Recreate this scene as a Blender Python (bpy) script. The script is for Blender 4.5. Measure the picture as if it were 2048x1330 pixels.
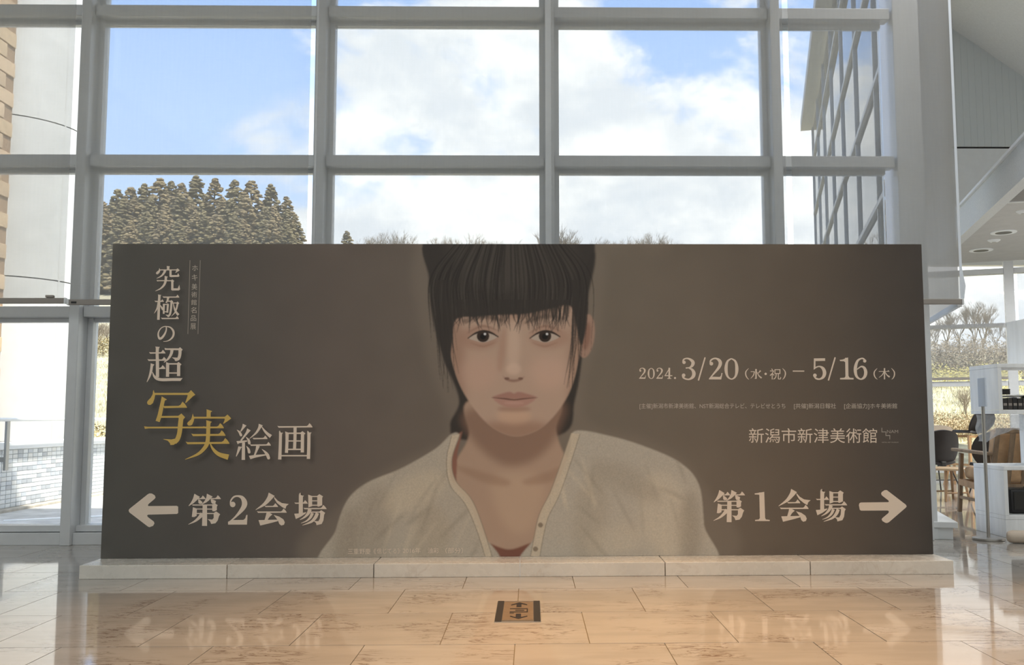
import bpy, bmesh, math, random
import numpy as np
from mathutils import Vector, Matrix
from mathutils.geometry import tessellate_polygon

for o in list(bpy.data.objects):
    bpy.data.objects.remove(o, do_unlink=True)
S = bpy.context.scene
COL = S.collection
rnd = random.Random(7)
ORD = ['first', 'second', 'third', 'fourth', 'fifth', 'sixth', 'seventh', 'eighth', 'ninth', 'tenth', 'eleventh', 'twelfth', 'thirteenth', 'fourteenth', 'fifteenth', 'sixteenth', 'seventeenth', 'eighteenth']

# ------------------------------------------------------------------ camera
H0, YAW, PITCH, ROLL, FPX, CX, CY = 0.9055, 0.0178, 0.0878, -0.0028, 1843.77, 1094.25, 671.82


def cam_axes():
    cy, sy = math.cos(YAW), math.sin(YAW)
    f = np.array([sy * math.cos(PITCH), cy * math.cos(PITCH), math.sin(PITCH)])
    r = np.array([cy, -sy, 0.0])
    u = np.cross(r, f)
    return r * math.cos(ROLL) + u * math.sin(ROLL), -r * math.sin(ROLL) + u * math.cos(ROLL), f


R_, U_, F_ = cam_axes()
cd = bpy.data.cameras.new('camera')
cam = bpy.data.objects.new('camera', cd)
COL.objects.link(cam)
cam.matrix_world = Matrix(((R_[0], U_[0], -F_[0], 0), (R_[1], U_[1], -F_[1], 0), (R_[2], U_[2], -F_[2], H0), (0, 0, 0, 1)))
cd.sensor_fit = 'HORIZONTAL'
cd.sensor_width = 36.0
cd.lens = FPX / 2048 * 36
cd.shift_x = (1024 - CX) / 2048
cd.shift_y = (CY - 665) / 2048
cd.clip_start, cd.clip_end = 0.05, 600
S.camera = cam

# ------------------------------------------------------------------ view, world, sun, lamps
S.view_settings.view_transform = 'Standard'
S.view_settings.look = 'None'
S.view_settings.exposure = 0.0
S.view_settings.gamma = 1.0
S.view_settings.use_curve_mapping = False
try:
    S.cycles.use_denoising = True
    S.cycles.transparent_max_bounces = 24
    S.cycles.max_bounces = 10
    S.cycles.diffuse_bounces = 5
    S.cycles.glossy_bounces = 5
except Exception:
    pass

SKY_STRENGTH = 1.75
SUN_STRENGTH = 8.5
FILL_W = 375.0
WARM_W = 185.0


class NT:
    """tiny node-tree helper"""
    def __init__(self, nt):
        self.nt = nt
        nt.nodes.clear()

    def n(self, t, **kw):
        nd = self.nt.nodes.new(t)
        for k, v in kw.items():
            if k.startswith('i_'):
                nd.inputs[k[2:].replace('_', ' ')].default_value = v
            else:
                setattr(nd, k, v)
        return nd

    def l(self, a, b):
        self.nt.links.new(a, b)

    def math(self, op, a, b=0.0, clamp=False):
        m = self.n('ShaderNodeMath', operation=op, use_clamp=clamp)
        for i, v in enumerate((a, b)):
            if isinstance(v, (int, float)):
                m.inputs[i].default_value = v
            else:
                self.l(v, m.inputs[i])
        return m.outputs[0]

    def ramp(self, v, a, b, c=0.0, d=1.0, smooth=True):
        m = self.n('ShaderNodeMapRange', interpolation_type='SMOOTHSTEP' if smooth else 'LINEAR')
        self.l(v, m.inputs[0])
        for i, x in enumerate((a, b, c, d)):
            m.inputs[i + 1].default_value = x
        return m.outputs[0]

    def mix(self, f, a, b):
        m = self.n('ShaderNodeMix', data_type='RGBA')
        for s, v in ((m.inputs[0], f), (m.inputs[6], a), (m.inputs[7], b)):
            if isinstance(v, (int, float)):
                s.default_value = v
            elif isinstance(v, tuple):
                s.default_value = (*v[:3], 1)
            else:
                self.l(v, s)
        return m.outputs[2]


def build_world():
    w = bpy.data.worlds.new('sky')
    S.world = w
    w.use_nodes = True
    t = NT(w.node_tree)
    tc = t.n('ShaderNodeTexCoord')
    sep = t.n('ShaderNodeSeparateXYZ')
    t.l(tc.outputs['Generated'], sep.inputs[0])
    x, y, z = sep.outputs
    # blue sky: paler towards the horizon
    zz = t.ramp(z, 0.0, 0.55)
    blue = t.mix(zz, (0.74, 0.92, 1.18), (0.36, 0.59, 1.08))
    # clouds: noise on the direction, flattened towards the horizon
    mp = t.n('ShaderNodeMapping')
    mp.inputs['Scale'].default_value = (1.0, 1.0, 1.7)
    mp.inputs['Location'].default_value = (1.35, 0.2, 0.62)
    t.l(tc.outputs['Generated'], mp.inputs[0])
    n1 = t.n('ShaderNodeTexNoise', i_Scale=3.4, i_Detail=9.0, i_Roughness=0.58, i_Distortion=0.25)
    t.l(mp.outputs[0], n1.inputs['Vector'])
    n2 = t.n('ShaderNodeTexNoise', i_Scale=7.5, i_Detail=8.0, i_Roughness=0.6)
    t.l(mp.outputs[0], n2.inputs['Vector'])
    # weather is clearer to the west (-x), cloudier to the east and near the horizon
    bias = t.ramp(x, -0.40, -0.14, -0.20, 0.15, smooth=False)
    low = t.ramp(z, 0.18, 0.40, 0.12, -0.05, smooth=False)
    dens = t.math('ADD', t.math('ADD', n1.outputs[0], bias), low)
    m = t.ramp(dens, 0.50, 0.60)
    shade = t.ramp(n2.outputs[0], 0.36, 0.66)
    cl = t.mix(shade, (0.86, 0.91, 0.98), (1.22, 1.22, 1.20))
    col = t.mix(m, blue, cl)
    # ground below the horizon
    g = t.ramp(z, -0.02, 0.0)
    col = t.mix(g, (0.16, 0.15, 0.11), col)
    bg = t.n('ShaderNodeBackground')
    bg.inputs['Strength'].default_value = SKY_STRENGTH
    t.l(col, bg.inputs['Color'])
    out = t.n('ShaderNodeOutputWorld')
    t.l(bg.outputs[0], out.inputs[0])


build_world()


def lamp(name, kind, loc, target, energy, color, **kw):
    d = bpy.data.lights.new(name, kind)
    d.energy = energy
    d.color = color
    for k, v in kw.items():
        setattr(d, k, v)
    o = bpy.data.objects.new(name, d)
    COL.objects.link(o)
    o.location = loc
    o.rotation_euler = (Vector(target) - Vector(loc)).to_track_quat('-Z', 'Y').to_euler()
    return o


lamp('sun', 'SUN', (18, -16, 45), (0, 4, 0), SUN_STRENGTH, (1.0, 0.93, 0.82), angle=0.02)
# broad fill light added to brighten the hall, unseen above and behind the camera
lamp('hall_fill', 'AREA', (0.0, -2.0, 6.3), (0.0, -2.0, 0), FILL_W, (0.93, 0.98, 1.0), shape='RECTANGLE', size=13.6, size_y=7.8)
lamp('fill_lamp', 'AREA', (6.6, 9.6, 3.12), (6.6, 9.6, 0), 170.0, (1.0, 0.99, 0.97), shape='RECTANGLE', size=1.0, size_y=2.0)  # added fill that brightens the cafe from out of view
lamp('fill_lamp', 'AREA', (3.4, 6.1, 6.2), (4.2, 8.0, 0), 110.0, (1.0, 0.97, 0.93), shape='RECTANGLE', size=1.2, size_y=1.2)  # added fill for the box shelves, ledge and cafe floor, out of view
# warm ceiling spotlights aimed at the foot of the board
for i, (tx, ty, k) in enumerate(((-0.9, 3.85, 0.75), (0.3, 3.8, 1.0), (1.5, 3.95, 1.0))):
    lamp('warm_spotlight', 'SPOT', (tx * 0.95, 3.45, 6.2), (tx, ty, 0.0), WARM_W * k * 6, (1.0, 0.52, 0.16), spot_size=math.radians(38), spot_blend=1.0, shadow_soft_size=0.12)


# ------------------------------------------------------------------ pixel -> place helpers (photograph treated as 2048 x 1330)
def ray(px, py):
    return F_ + R_ * (px - CX) / FPX - U_ * (py - CY) / FPX


def onY(px, py, Y):
    d = ray(px, py)
    return Vector(np.array([0, 0, H0]) + d * Y / d[1])


def onZ(px, py, Z=0.0):
    d = ray(px, py)
    return Vector(np.array([0, 0, H0]) + d * (Z - H0) / d[2])


# ------------------------------------------------------------------ materials
def lin(c):
    return tuple(((v / 255) / 12.92 if v / 255 <= 0.04045 else ((v / 255 + 0.055) / 1.055) ** 2.4) for v in c[:3])


MATS = {}


def mat(name, color, rough=0.6, metal=0.0, var=0.0, scale=8.0, stretch=(1, 1, 1), bump=0.0, bscale=60.0, spec=0.5, coat=0.0):
    if name in MATS:
        return MATS[name]
    m = bpy.data.materials.new(name)
    m.use_nodes = True
    t = NT(m.node_tree)
    out = t.n('ShaderNodeOutputMaterial')
    b = t.n('ShaderNodeBsdfPrincipled')
    b.inputs['Roughness'].default_value = rough
    b.inputs['Metallic'].default_value = metal
    b.inputs['Specular IOR Level'].default_value = spec
    b.inputs['Coat Weight'].default_value = coat
    t.l(b.outputs[0], out.inputs[0])
    c = tuple(color)
    if var > 0 or bump > 0:
        tc = t.n('ShaderNodeTexCoord')
        mp = t.n('ShaderNodeMapping')
        mp.inputs['Scale'].default_value = stretch
        t.l(tc.outputs['Object'], mp.inputs[0])
    if var > 0:
        ns = t.n('ShaderNodeTexNoise', i_Scale=scale, i_Detail=5.0, i_Roughness=0.6)
        t.l(mp.outputs[0], ns.inputs['Vector'])
        f = t.ramp(ns.outputs[0], 0.3, 0.7)
        lo = tuple(max(0, v * (1 - var)) for v in c)
        hi = tuple(min(1, v * (1 + var)) for v in c)
        t.l(t.mix(f, lo, hi), b.inputs['Base Color'])
    else:
        b.inputs['Base Color'].default_value = (*c, 1)
    if bump > 0:
        nb = t.n('ShaderNodeTexNoise', i_Scale=bscale, i_Detail=4.0)
        t.l(mp.outputs[0], nb.inputs['Vector'])
        bp = t.n('ShaderNodeBump')
        bp.inputs['Strength'].default_value = bump
        bp.inputs['Distance'].default_value = 0.01
        t.l(nb.outputs[0], bp.inputs['Height'])
        t.l(bp.outputs[0], b.inputs['Normal'])
    MATS[name] = m
    return m


def mat_marble(name, base, vein, rough=0.12, rot=0.35, amount=0.85):
    m = bpy.data.materials.new(name)
    m.use_nodes = True
    t = NT(m.node_tree)
    out = t.n('ShaderNodeOutputMaterial')
    b = t.n('ShaderNodeBsdfPrincipled')
    t.l(b.outputs[0], out.inputs[0])
    geo = t.n('ShaderNodeNewGeometry')
    oi = t.n('ShaderNodeObjectInfo')
    add = t.n('ShaderNodeVectorMath', operation='MULTIPLY_ADD')
    cmb = t.n('ShaderNodeCombineXYZ')
    t.l(oi.outputs['Random'], cmb.inputs[0]); t.l(oi.outputs['Random'], cmb.inputs[2])
    t.l(cmb.outputs[0], add.inputs[0]); add.inputs[1].default_value = (37, 0, 11)
    t.l(geo.outputs['Position'], add.inputs[2])
    mp = t.n('ShaderNodeMapping')
    mp.inputs['Rotation'].default_value = (0, 0, rot)
    mp.inputs['Scale'].default_value = (1.0, 4.2, 1.0)
    t.l(add.outputs[0], mp.inputs[0])
    n1 = t.n('ShaderNodeTexNoise', i_Scale=5.0, i_Detail=8.0, i_Roughness=0.62, i_Distortion=0.8)
    t.l(mp.outputs[0], n1.inputs['Vector'])
    v = t.ramp(t.math('ABSOLUTE', t.math('SUBTRACT', n1.outputs[0], 0.5)), 0.0, 0.035, 1.0, 0.0)
    n2 = t.n('ShaderNodeTexNoise', i_Scale=3.0, i_Detail=4.0)
    t.l(add.outputs[0], n2.inputs['Vector'])
    gate = t.ramp(n2.outputs[0], 0.47, 0.64)
    vv = t.math('MULTIPLY', t.math('MULTIPLY', v, gate), amount)
    n3 = t.n('ShaderNodeTexNoise', i_Scale=2.2, i_Detail=5.0)
    t.l(mp.outputs[0], n3.inputs['Vector'])
    tone = t.ramp(oi.outputs['Random'], 0.0, 1.0, 0.0, 1.0, smooth=False)
    base2 = t.mix(t.math('MULTIPLY', t.math('ADD', t.ramp(n3.outputs[0], 0.35, 0.65), tone), 0.5), tuple(x * 0.84 for x in base), tuple(min(1, x * 1.07) for x in base))
    t.l(t.mix(vv, base2, vein), b.inputs['Base Color'])
    b.inputs['Roughness'].default_value = rough
    rr = t.n('ShaderNodeTexNoise', i_Scale=14.0, i_Detail=3.0)
    t.l(geo.outputs['Position'], rr.inputs['Vector'])
    t.l(t.ramp(rr.outputs[0], 0.3, 0.7, rough * 0.75, rough * 1.35), b.inputs['Roughness'])
    b.inputs['IOR'].default_value = 1.6
    MATS[name] = m
    return m


def mat_glass(name, tint=(0.97, 0.985, 0.98), ior=1.45):
    m = bpy.data.materials.new(name)
    m.use_nodes = True
    t = NT(m.node_tree)
    out = t.n('ShaderNodeOutputMaterial')
    tr = t.n('ShaderNodeBsdfTransparent'); tr.inputs[0].default_value = (*tint, 1)
    gl = t.n('ShaderNodeBsdfGlossy'); gl.inputs['Roughness'].default_value = 0.0
    fr = t.n('ShaderNodeFresnel'); fr.inputs['IOR'].default_value = ior
    mx = t.n('ShaderNodeMixShader')
    t.l(fr.outputs[0], mx.inputs[0]); t.l(tr.outputs[0], mx.inputs[1]); t.l(gl.outputs[0], mx.inputs[2])
    t.l(mx.outputs[0], out.inputs[0])
    MATS[name] = m
    return m


def mat_sheer(name, color, opacity, var=0.05, translucent=0.5, wx=420, wz=40, crinkle=False):
    """woven sheer cloth: light passes between the threads, the threads scatter"""
    m = bpy.data.materials.new(name)
    m.use_nodes = True
    t = NT(m.node_tree)
    out = t.n('ShaderNodeOutputMaterial')
    tr = t.n('ShaderNodeBsdfTransparent')
    df = t.n('ShaderNodeBsdfDiffuse'); df.inputs[0].default_value = (*color, 1)
    tl = t.n('ShaderNodeBsdfTranslucent'); tl.inputs[0].default_value = (*color, 1)
    cl = t.n('ShaderNodeMixShader'); cl.inputs[0].default_value = translucent
    t.l(df.outputs[0], cl.inputs[1]); t.l(tl.outputs[0], cl.inputs[2])
    tc = t.n('ShaderNodeTexCoord')
    mp = t.n('ShaderNodeMapping'); mp.inputs['Scale'].default_value = (1.0, 1.0, 0.06)
    t.l(tc.outputs['Object'], mp.inputs[0])
    n1 = t.n('ShaderNodeTexNoise', i_Scale=55.0, i_Detail=3.0); t.l(mp.outputs[0], n1.inputs['Vector'])
    mp2 = t.n('ShaderNodeMapping'); mp2.inputs['Scale'].default_value = (0.1, 0.1, 1.0)
    t.l(tc.outputs['Object'], mp2.inputs[0])
    n2 = t.n('ShaderNodeTexNoise', i_Scale=90.0, i_Detail=2.0); t.l(mp2.outputs[0], n2.inputs['Vector'])
    f = t.math('ADD', t.math('MULTIPLY', t.math('SUBTRACT', n1.outputs[0], 0.5), var * 2), t.math('MULTIPLY', t.math('SUBTRACT', n2.outputs[0], 0.5), var))
    f = t.math('ADD', f, opacity, clamp=True)
    mx = t.n('ShaderNodeMixShader')
    t.l(f, mx.inputs[0]); t.l(tr.outputs[0], mx.inputs[1]); t.l(cl.outputs[0], mx.inputs[2])
    t.l(mx.outputs[0], out.inputs[0])
    MATS[name] = m
    return m


M_WALL = mat('wall_paint', (0.74, 0.75, 0.74), 0.7, var=0.02)
M_CEIL = mat('ceiling_paint', (0.70, 0.70, 0.69), 0.8, var=0.03, scale=30)
M_ALU = mat('silver_aluminium', (0.74, 0.76, 0.775), 0.38, metal=0.1, var=0.03, scale=5)
M_ALU_D = mat('grey_aluminium', (0.42, 0.41, 0.39), 0.45, metal=0.3)
M_FAC = mat('facade_grey', (0.33, 0.335, 0.34), 0.5, metal=0.2)
M_RAIL = mat('blind_rail_metal', (0.34, 0.31, 0.28), 0.5, metal=0.2)
M_WHITE = mat('white_plastic', (0.80, 0.82, 0.83), 0.4)
M_BLACK = mat('black_plastic', (0.015, 0.014, 0.014), 0.4)
M_GLASS = mat_glass('window_glass')
M_BLIND = mat_sheer('blind_fabric', (0.42, 0.42, 0.41), 0.48, var=0.025)
M_BLIND2 = mat_sheer('dense_blind_fabric', (0.50, 0.50, 0.49), 0.86, var=0.03)
M_EDGE = mat('blind_hem', (0.74, 0.80, 0.88), 0.6)
M_TILE = mat_marble('floor_marble', (0.42, 0.395, 0.36), (0.15, 0.10, 0.07), 0.055)
M_CURB = mat_marble('curb_marble', (0.74, 0.70, 0.63), (0.36, 0.27, 0.20), 0.25, amount=0.2)
M_GROUT = mat('floor_grout', (0.20, 0.18, 0.15), 0.8)
M_BOARD = mat('board_edge', (0.07, 0.062, 0.055), 0.7)
M_OAK = mat('oak_wood', (0.36, 0.22, 0.115), 0.45, var=0.25, scale=12, stretch=(1, 1, 0.15))
M_DOAK = mat('weathered_oak', (0.22, 0.15, 0.09), 0.5, var=0.3, scale=14, stretch=(1, 1, 0.15))
M_TAN = mat('tan_leather', (0.46, 0.29, 0.155), 0.5, var=0.15, scale=9, bump=0.15)
M_DARK = mat('dark_leather', (0.018, 0.013, 0.011), 0.45, var=0.2)
M_STEEL = mat('brushed_steel', (0.50, 0.48, 0.45), 0.32, metal=0.9)
M_DSTEEL = mat('dark_steel', (0.05, 0.048, 0.045), 0.4, metal=0.6)
M_WASH = mat('whitewashed_wood', (0.86, 0.88, 0.89), 0.5, var=0.08, scale=10, stretch=(1, 1, 0.12))
M_BANK = mat('dry_grass', (0.40, 0.36, 0.24), 0.9, var=0.35, scale=3.0)
M_PAVE = mat('paving', (0.55, 0.54, 0.52), 0.8, var=0.25, scale=3.0)
M_CREAM = mat('cream_print', (0.80, 0.67, 0.545), 0.6)
M_GOLD = mat('gold_print', (0.68, 0.46, 0.12), 0.55)

# ------------------------------------------------------------------ mesh helpers


class MB:
    def __init__(self):
        self.bm = bmesh.new()

    def box(self, c, s, rot=None, bevel=0.0, seg=2):
        r = bmesh.ops.create_cube(self.bm, size=1.0)
        vs = r['verts']
        bmesh.ops.scale(self.bm, vec=Vector(s), verts=vs)
        if bevel > 0:
            es = list({e for v in vs for e in v.link_edges})
            rb = bmesh.ops.bevel(self.bm, geom=vs + es, offset=bevel, segments=seg, profile=0.5, affect='EDGES')
            vs = list({v for f in rb['faces'] for v in f.verts} | {v for v in vs if v.is_valid})
        if rot is not None:
            bmesh.ops.rotate(self.bm, cent=(0, 0, 0), matrix=rot, verts=vs)
        bmesh.ops.translate(self.bm, vec=Vector(c), verts=vs)
        return self

    def span(self, a, b, bevel=0.0):
        a, b = Vector(a), Vector(b)
        return self.box((a + b) / 2, [abs(v) for v in (b - a)], bevel=bevel)

    def bar(self, p0, p1, w, d, up=(0, 0, 1), bevel=0.0):
        """box of section w (sideways) x d (along up) from p0 to p1"""
        p0, p1 = Vector(p0), Vector(p1)
        ax = (p1 - p0)
        L = ax.length
        ax.normalize()
        up = Vector(up)
        side = ax.cross(up)
        if side.length < 1e-6:
            side = ax.cross(Vector((1, 0, 0)))
        side.normalize()
        up2 = side.cross(ax)
        rot = Matrix((side, ax, up2)).transposed()
        return self.box((p0 + p1) / 2, (w, L, d), rot=rot, bevel=bevel)

    def tube(self, pts, rad, seg=10, caps=True):
        pts = [Vector(p) for p in pts]
        rads = rad if isinstance(rad, (list, tuple)) else [rad] * len(pts)
        rings = []
        prev = None
        for i, p in enumerate(pts):
            d = (pts[min(i + 1, len(pts) - 1)] - pts[max(i - 1, 0)]).normalized()
            if prev is None:
                a = d.orthogonal().normalized()
            else:
                a = (prev - d * prev.dot(d))
                a = a.normalized() if a.length > 1e-6 else d.orthogonal().normalized()
            prev = a
            b = d.cross(a)
            rings.append([self.bm.verts.new(p + (a * math.cos(2 * math.pi * k / seg) + b * math.sin(2 * math.pi * k / seg)) * rads[i]) for k in range(seg)])
        for i in range(len(rings) - 1):
            for k in range(seg):
                self.bm.faces.new((rings[i][k], rings[i][(k + 1) % seg], rings[i + 1][(k + 1) % seg], rings[i + 1][k]))
        if caps:
            self.bm.faces.new(rings[0][::-1])
            self.bm.faces.new(rings[-1])
        return self

    def lathe(self, prof, c=(0, 0, 0), seg=24):
        c = Vector(c)
        rings = [[self.bm.verts.new(c + Vector((r * math.cos(2 * math.pi * k / seg), r * math.sin(2 * math.pi * k / seg), z))) for k in range(seg)] for r, z in prof]
        for i in range(len(rings) - 1):
            for k in range(seg):
                self.bm.faces.new((rings[i][k], rings[i][(k + 1) % seg], rings[i + 1][(k + 1) % seg], rings[i + 1][k]))
        self.bm.faces.new(rings[0][::-1])
        self.bm.faces.new(rings[-1])
        return self

    def prism(self, pts, ext):
        """extrude a 3-D polygon by vector ext"""
        a = [self.bm.verts.new(Vector(p)) for p in pts]
        b = [self.bm.verts.new(Vector(p) + Vector(ext)) for p in pts]
        n = len(pts)
        self.bm.faces.new(a)
        self.bm.faces.new(b[::-1])
        for i in range(n):
            self.bm.faces.new((a[i], b[i], b[(i + 1) % n], a[(i + 1) % n]))
        return self

    def grid(self, fn, nu, nv, thick=0.0):
        def sheet(off):
            return [[self.bm.verts.new(Vector(fn(i / nu, j / nv)) + off(i / nu, j / nv)) for j in range(nv + 1)] for i in range(nu + 1)]
        z = Vector((0, 0, 0))
        A = sheet(lambda u, v: z)
        for i in range(nu):
            for j in range(nv):
                self.bm.faces.new((A[i][j], A[i + 1][j], A[i + 1][j + 1], A[i][j + 1]))
        if thick:
            def nrm(u, v):
                e = 1e-3
                p = Vector(fn(u, v))
                du = Vector(fn(min(1, u + e), v)) - Vector(fn(max(0, u - e), v))
                dv = Vector(fn(u, min(1, v + e))) - Vector(fn(u, max(0, v - e)))
                n = du.cross(dv)
                return n.normalized() * -thick if n.length > 1e-9 else z
            B = sheet(nrm)
            for i in range(nu):
                for j in range(nv):
                    self.bm.faces.new((B[i][j], B[i][j + 1], B[i + 1][j + 1], B[i + 1][j]))
            for i in range(nu):
                self.bm.faces.new((A[i][0], B[i][0], B[i + 1][0], A[i + 1][0]))
                self.bm.faces.new((A[i][nv], A[i + 1][nv], B[i + 1][nv], B[i][nv]))
            for j in range(nv):
                self.bm.faces.new((A[0][j], A[0][j + 1], B[0][j + 1], B[0][j]))
                self.bm.faces.new((A[nu][j], B[nu][j], B[nu][j + 1], A[nu][j + 1]))
        return self

    def mesh(self, name, m, smooth=False, recalc=True):
        if recalc:
            bmesh.ops.recalc_face_normals(self.bm, faces=self.bm.faces)
        me = bpy.data.meshes.new(name)
        self.bm.to_mesh(me)
        self.bm.free()
        if m is not None:
            me.materials.append(m)
        if smooth:
            me.shade_smooth() if smooth is True else None
            if smooth is not True:
                me.shade_smooth()
                me.set_sharp_from_angle(angle=math.radians(smooth))
        return me

    def build(self, name, m, parent=None, smooth=False, loc=None, **props):
        o = link(name, self.mesh(name, m, smooth), parent, loc)
        for k, v in props.items():
            o[k] = v
        return o


def link(name, me, parent=None, loc=None):
    o = bpy.data.objects.new(name, me)
    COL.objects.link(o)
    if parent is not None:
        o.parent = parent
    if loc is not None:
        o.location = loc
    return o


def thing(name, label, cat, loc=(0, 0, 0), rz=0.0, group=None):
    o = bpy.data.objects.new(name, None)
    COL.objects.link(o)
    o.empty_display_size = 0.1
    o.location = loc
    o.rotation_euler = (0, 0, rz)
    o['label'] = label
    o['category'] = cat
    if group:
        o['group'] = group
    return o


def tag(o, label, cat, group=None, kind=None):
    o['label'] = label
    o['category'] = cat
    if group:
        o['group'] = group
    if kind:
        o['kind'] = kind
    return o


def dup(root, loc, rz=0.0, label=None):
    r = root.copy()
    COL.objects.link(r)
    r.location = loc
    r.rotation_euler = (0, 0, rz)
    if label:
        r['label'] = label
    for ch in list(root.children):
        c = ch.copy()
        COL.objects.link(c)
        c.parent = r
        for g in list(ch.children):
            d = g.copy()
            COL.objects.link(d)
            d.parent = c
    return r


# ================================================================== LARGE STRUCTURE
YW = 6.93          # glass plane of the tall window wall
FIN_Y0, FIN_Y1 = 6.74, 7.02   # depth of the mullion fins
WING = math.radians(14.4)     # the cafe wing is turned 14.4 degrees
WD = Vector((math.sin(WING), math.cos(WING), 0))
WN = Vector((math.cos(WING), -math.sin(WING), 0))   # to the inside of the wing
CORNER = Vector((2.95, 6.95, 0))


def struct(name, mb, m, parent=None, smooth=False):
    o = mb.build(name, m, parent, smooth)
    if parent is None:
        o['kind'] = 'structure'
    return o


# ---- floor: grout bed with separate marble tiles
TS, Y0T = 0.6, 3.789
fl = struct('floor', MB().prism([(-7.2, -6.2, -0.075), (6.95, -6.2, -0.075), (6.95, 6.9, -0.075), (9.4, 13.2, -0.075), (5.0, 14.5, -0.075), (2.96, 7.15, -0.075), (-7.2, 7.15, -0.075)], (0, 0, 0.07)), M_GROUT)
g = 0.0018
tile_me = []
for k in range(4):
    tile_me.append(MB().box((0, 0, -0.0035), (TS - 2 * g, TS - 2 * g, 0.007)).mesh('tile', M_TILE))


def in_room(x, y):
    if y + 0.3 < 6.80:
        return -7.0 < x - 0.3 and x + 0.3 < 6.9
    # cafe wing: between facade line and its right wall, before the far window
    s = y - 6.75
    xl = 2.95 + s * math.tan(WING)
    return x - 0.3 > xl - 0.75 and x + 0.3 < 7.0 + s * math.tan(WING) and (y + 0.3) < 14.4 - (x - 4.95) * 0.404 - 0.1


def seen(x, y):
    d = Vector((x, y, 0)) - Vector((0, 0, H0))
    z = d.dot(Vector(F_))
    if z < 0.3:
        return False
    px = CX + FPX * d.dot(Vector(R_)) / z
    py = CY - FPX * d.dot(Vector(U_)) / z
    return -250 < px < 2300 and py < 1500


rest = MB()
ntile = 0
for k in range(-16, 18):
    yc = Y0T + TS * k + TS / 2
    off = 0.235 if k % 2 == 0 else 0.535
    for n in range(-13, 18):
        xc = off + TS * n + TS / 2
        if not in_room(xc, yc):
            continue
        if seen(xc, yc) and yc < 10.0 and ntile < 290:
            ntile += 1
            o = link('tile', tile_me[ntile % 4], fl, (xc, yc, rnd.uniform(-0.0004, 0.0)))
        else:
            rest.box((xc, yc, -0.0035), (TS - 2 * g, TS - 2 * g, 0.007))
rest.build('distant_tiles', M_TILE, fl, kind='stuff')

# ---- hall shell
struct('wall_left', MB().span((-7.2, -6.2, 0), (-7.0, 7.2, 6.6)), M_WALL)
struct('wall_back', MB().span((-7.0, -6.2, 0), (6.9, -6.0, 6.6)), M_WALL)
struct('wall_right', MB().span((6.9, -6.2, 0), (7.1, 6.7, 6.6)), M_WALL)
struct('ceiling', MB().span((-7.2, -6.2, 6.4), (7.1, 7.2, 6.6)), M_CEIL)
struct('wall_front', MB().span((-7.0, 6.78, 6.15), (2.95, 7.05, 6.4)), M_WALL)

# ---- tall window wall: mullion fins (trim), one window per bay with its transoms and panes
FX = [-5.06, -3.33, -1.575, 0.142, 1.857]
BAYS = [(-6.95, FX[0]), (FX[0], FX[1]), (FX[1], FX[2]), (FX[2], FX[3]), (FX[3], FX[4]), (FX[4], 2.80)]
for i, x in enumerate(FX):
    t_ = struct('trim_%d' % (i + 1), MB().span((x - 0.036, FIN_Y0, 0), (x + 0.036, YW + 0.03, 6.15), bevel=0.004), M_ALU)
    MB().span((x - 0.075, YW - 0.05, 0.13), (x - 0.0365, YW + 0.04, 6.15), bevel=0.003).build('side_frame', M_ALU, t_)
    MB().span((x + 0.0365, YW - 0.05, 0.13), (x + 0.075, YW + 0.04, 6.15), bevel=0.003).build('side_frame', M_ALU, t_)
TZ = [(1.65, 1.728), (2.785, 2.87), (3.945, 4.03), (5.105, 5.19)]
for b, (xa, xb) in enumerate(BAYS):
    xa2, xb2 = xa + 0.037, xb - 0.037
    w = struct('window_%d' % (b + 1), MB().span((xa2, YW - 0.15, 0.0), (xb2, YW + 0.03, 0.085), bevel=0.003), M_ALU)
    MB().span((xa2, YW - 0.11, 0.09), (xb2, YW + 0.03, 0.135), bevel=0.003).build('sill', M_ALU, w)
    zs = [0.135]
    for (za, zb) in TZ:
        f = MB().span((xa2 + 0.002, YW - 0.13, za), (xb2 - 0.002, YW - 0.02, zb), bevel=0.003)
        f.build('transom', M_ALU, w)
        MB().span((xa2 + 0.037, YW - 0.03, za - 0.03), (xb2 - 0.037, YW + 0.03, za), bevel=0.002).build('pane_frame', M_ALU, w)
        zs += [za - 0.03, zb]
    zs.append(6.15)
    for k in range(0, len(zs), 2):
        MB().span((xa2 + 0.036, YW - 0.005, zs[k]), (xb2 - 0.036, YW + 0.005, zs[k + 1])).build('pane', M_GLASS, w)

# corner post between the hall and the cafe wing
cp = struct('trim_6', MB().span((2.775, 6.78, 0), (2.945, 7.10, 6.5), bevel=0.004), M_ALU)
MB().span((2.95, 6.84, 0), (3.0, 7.04, 6.5), bevel=0.004).build('cover_strip', M_ALU, cp)

# ---- the glazed facade of the cafe wing, seen from outside through the last bay
wf = struct('window_7', MB().bar(CORNER + WD * 0.1 + Vector((0, 0, 0.04)), CORNER + WD * 14.0 + Vector((0, 0, 0.04)), 0.16, 0.08), M_ALU)
FS = [0.05 + 1.9 * i for i in range(0, 8)]
FZ = [0.08, 1.78, 2.965, 4.17, 5.35, 6.55, 7.3]
for s in FS:
    p = CORNER + WD * s
    MB().bar(p + Vector((0, 0, 0.08)), p + Vector((0, 0, 7.3)), 0.045, 0.065, up=WN).build('mullion', M_FAC, wf)
for z in FZ[1:-1]:
    p = CORNER - WN * 0.012
    MB().bar(p + WD * 0.08 + Vector((0, 0, z)), p + WD * 13.35 + Vector((0, 0, z)), 0.055, 0.055).build('transom', M_FAC, wf)
MB().bar(CORNER - WN * 0.10 + WD * 0.1 + Vector((0, 0, 7.45)), CORNER - WN * 0.10 + WD * 13.7 + Vector((0, 0, 7.45)), 0.30, 0.22).build('roof_edge', M_FAC, wf)
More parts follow.
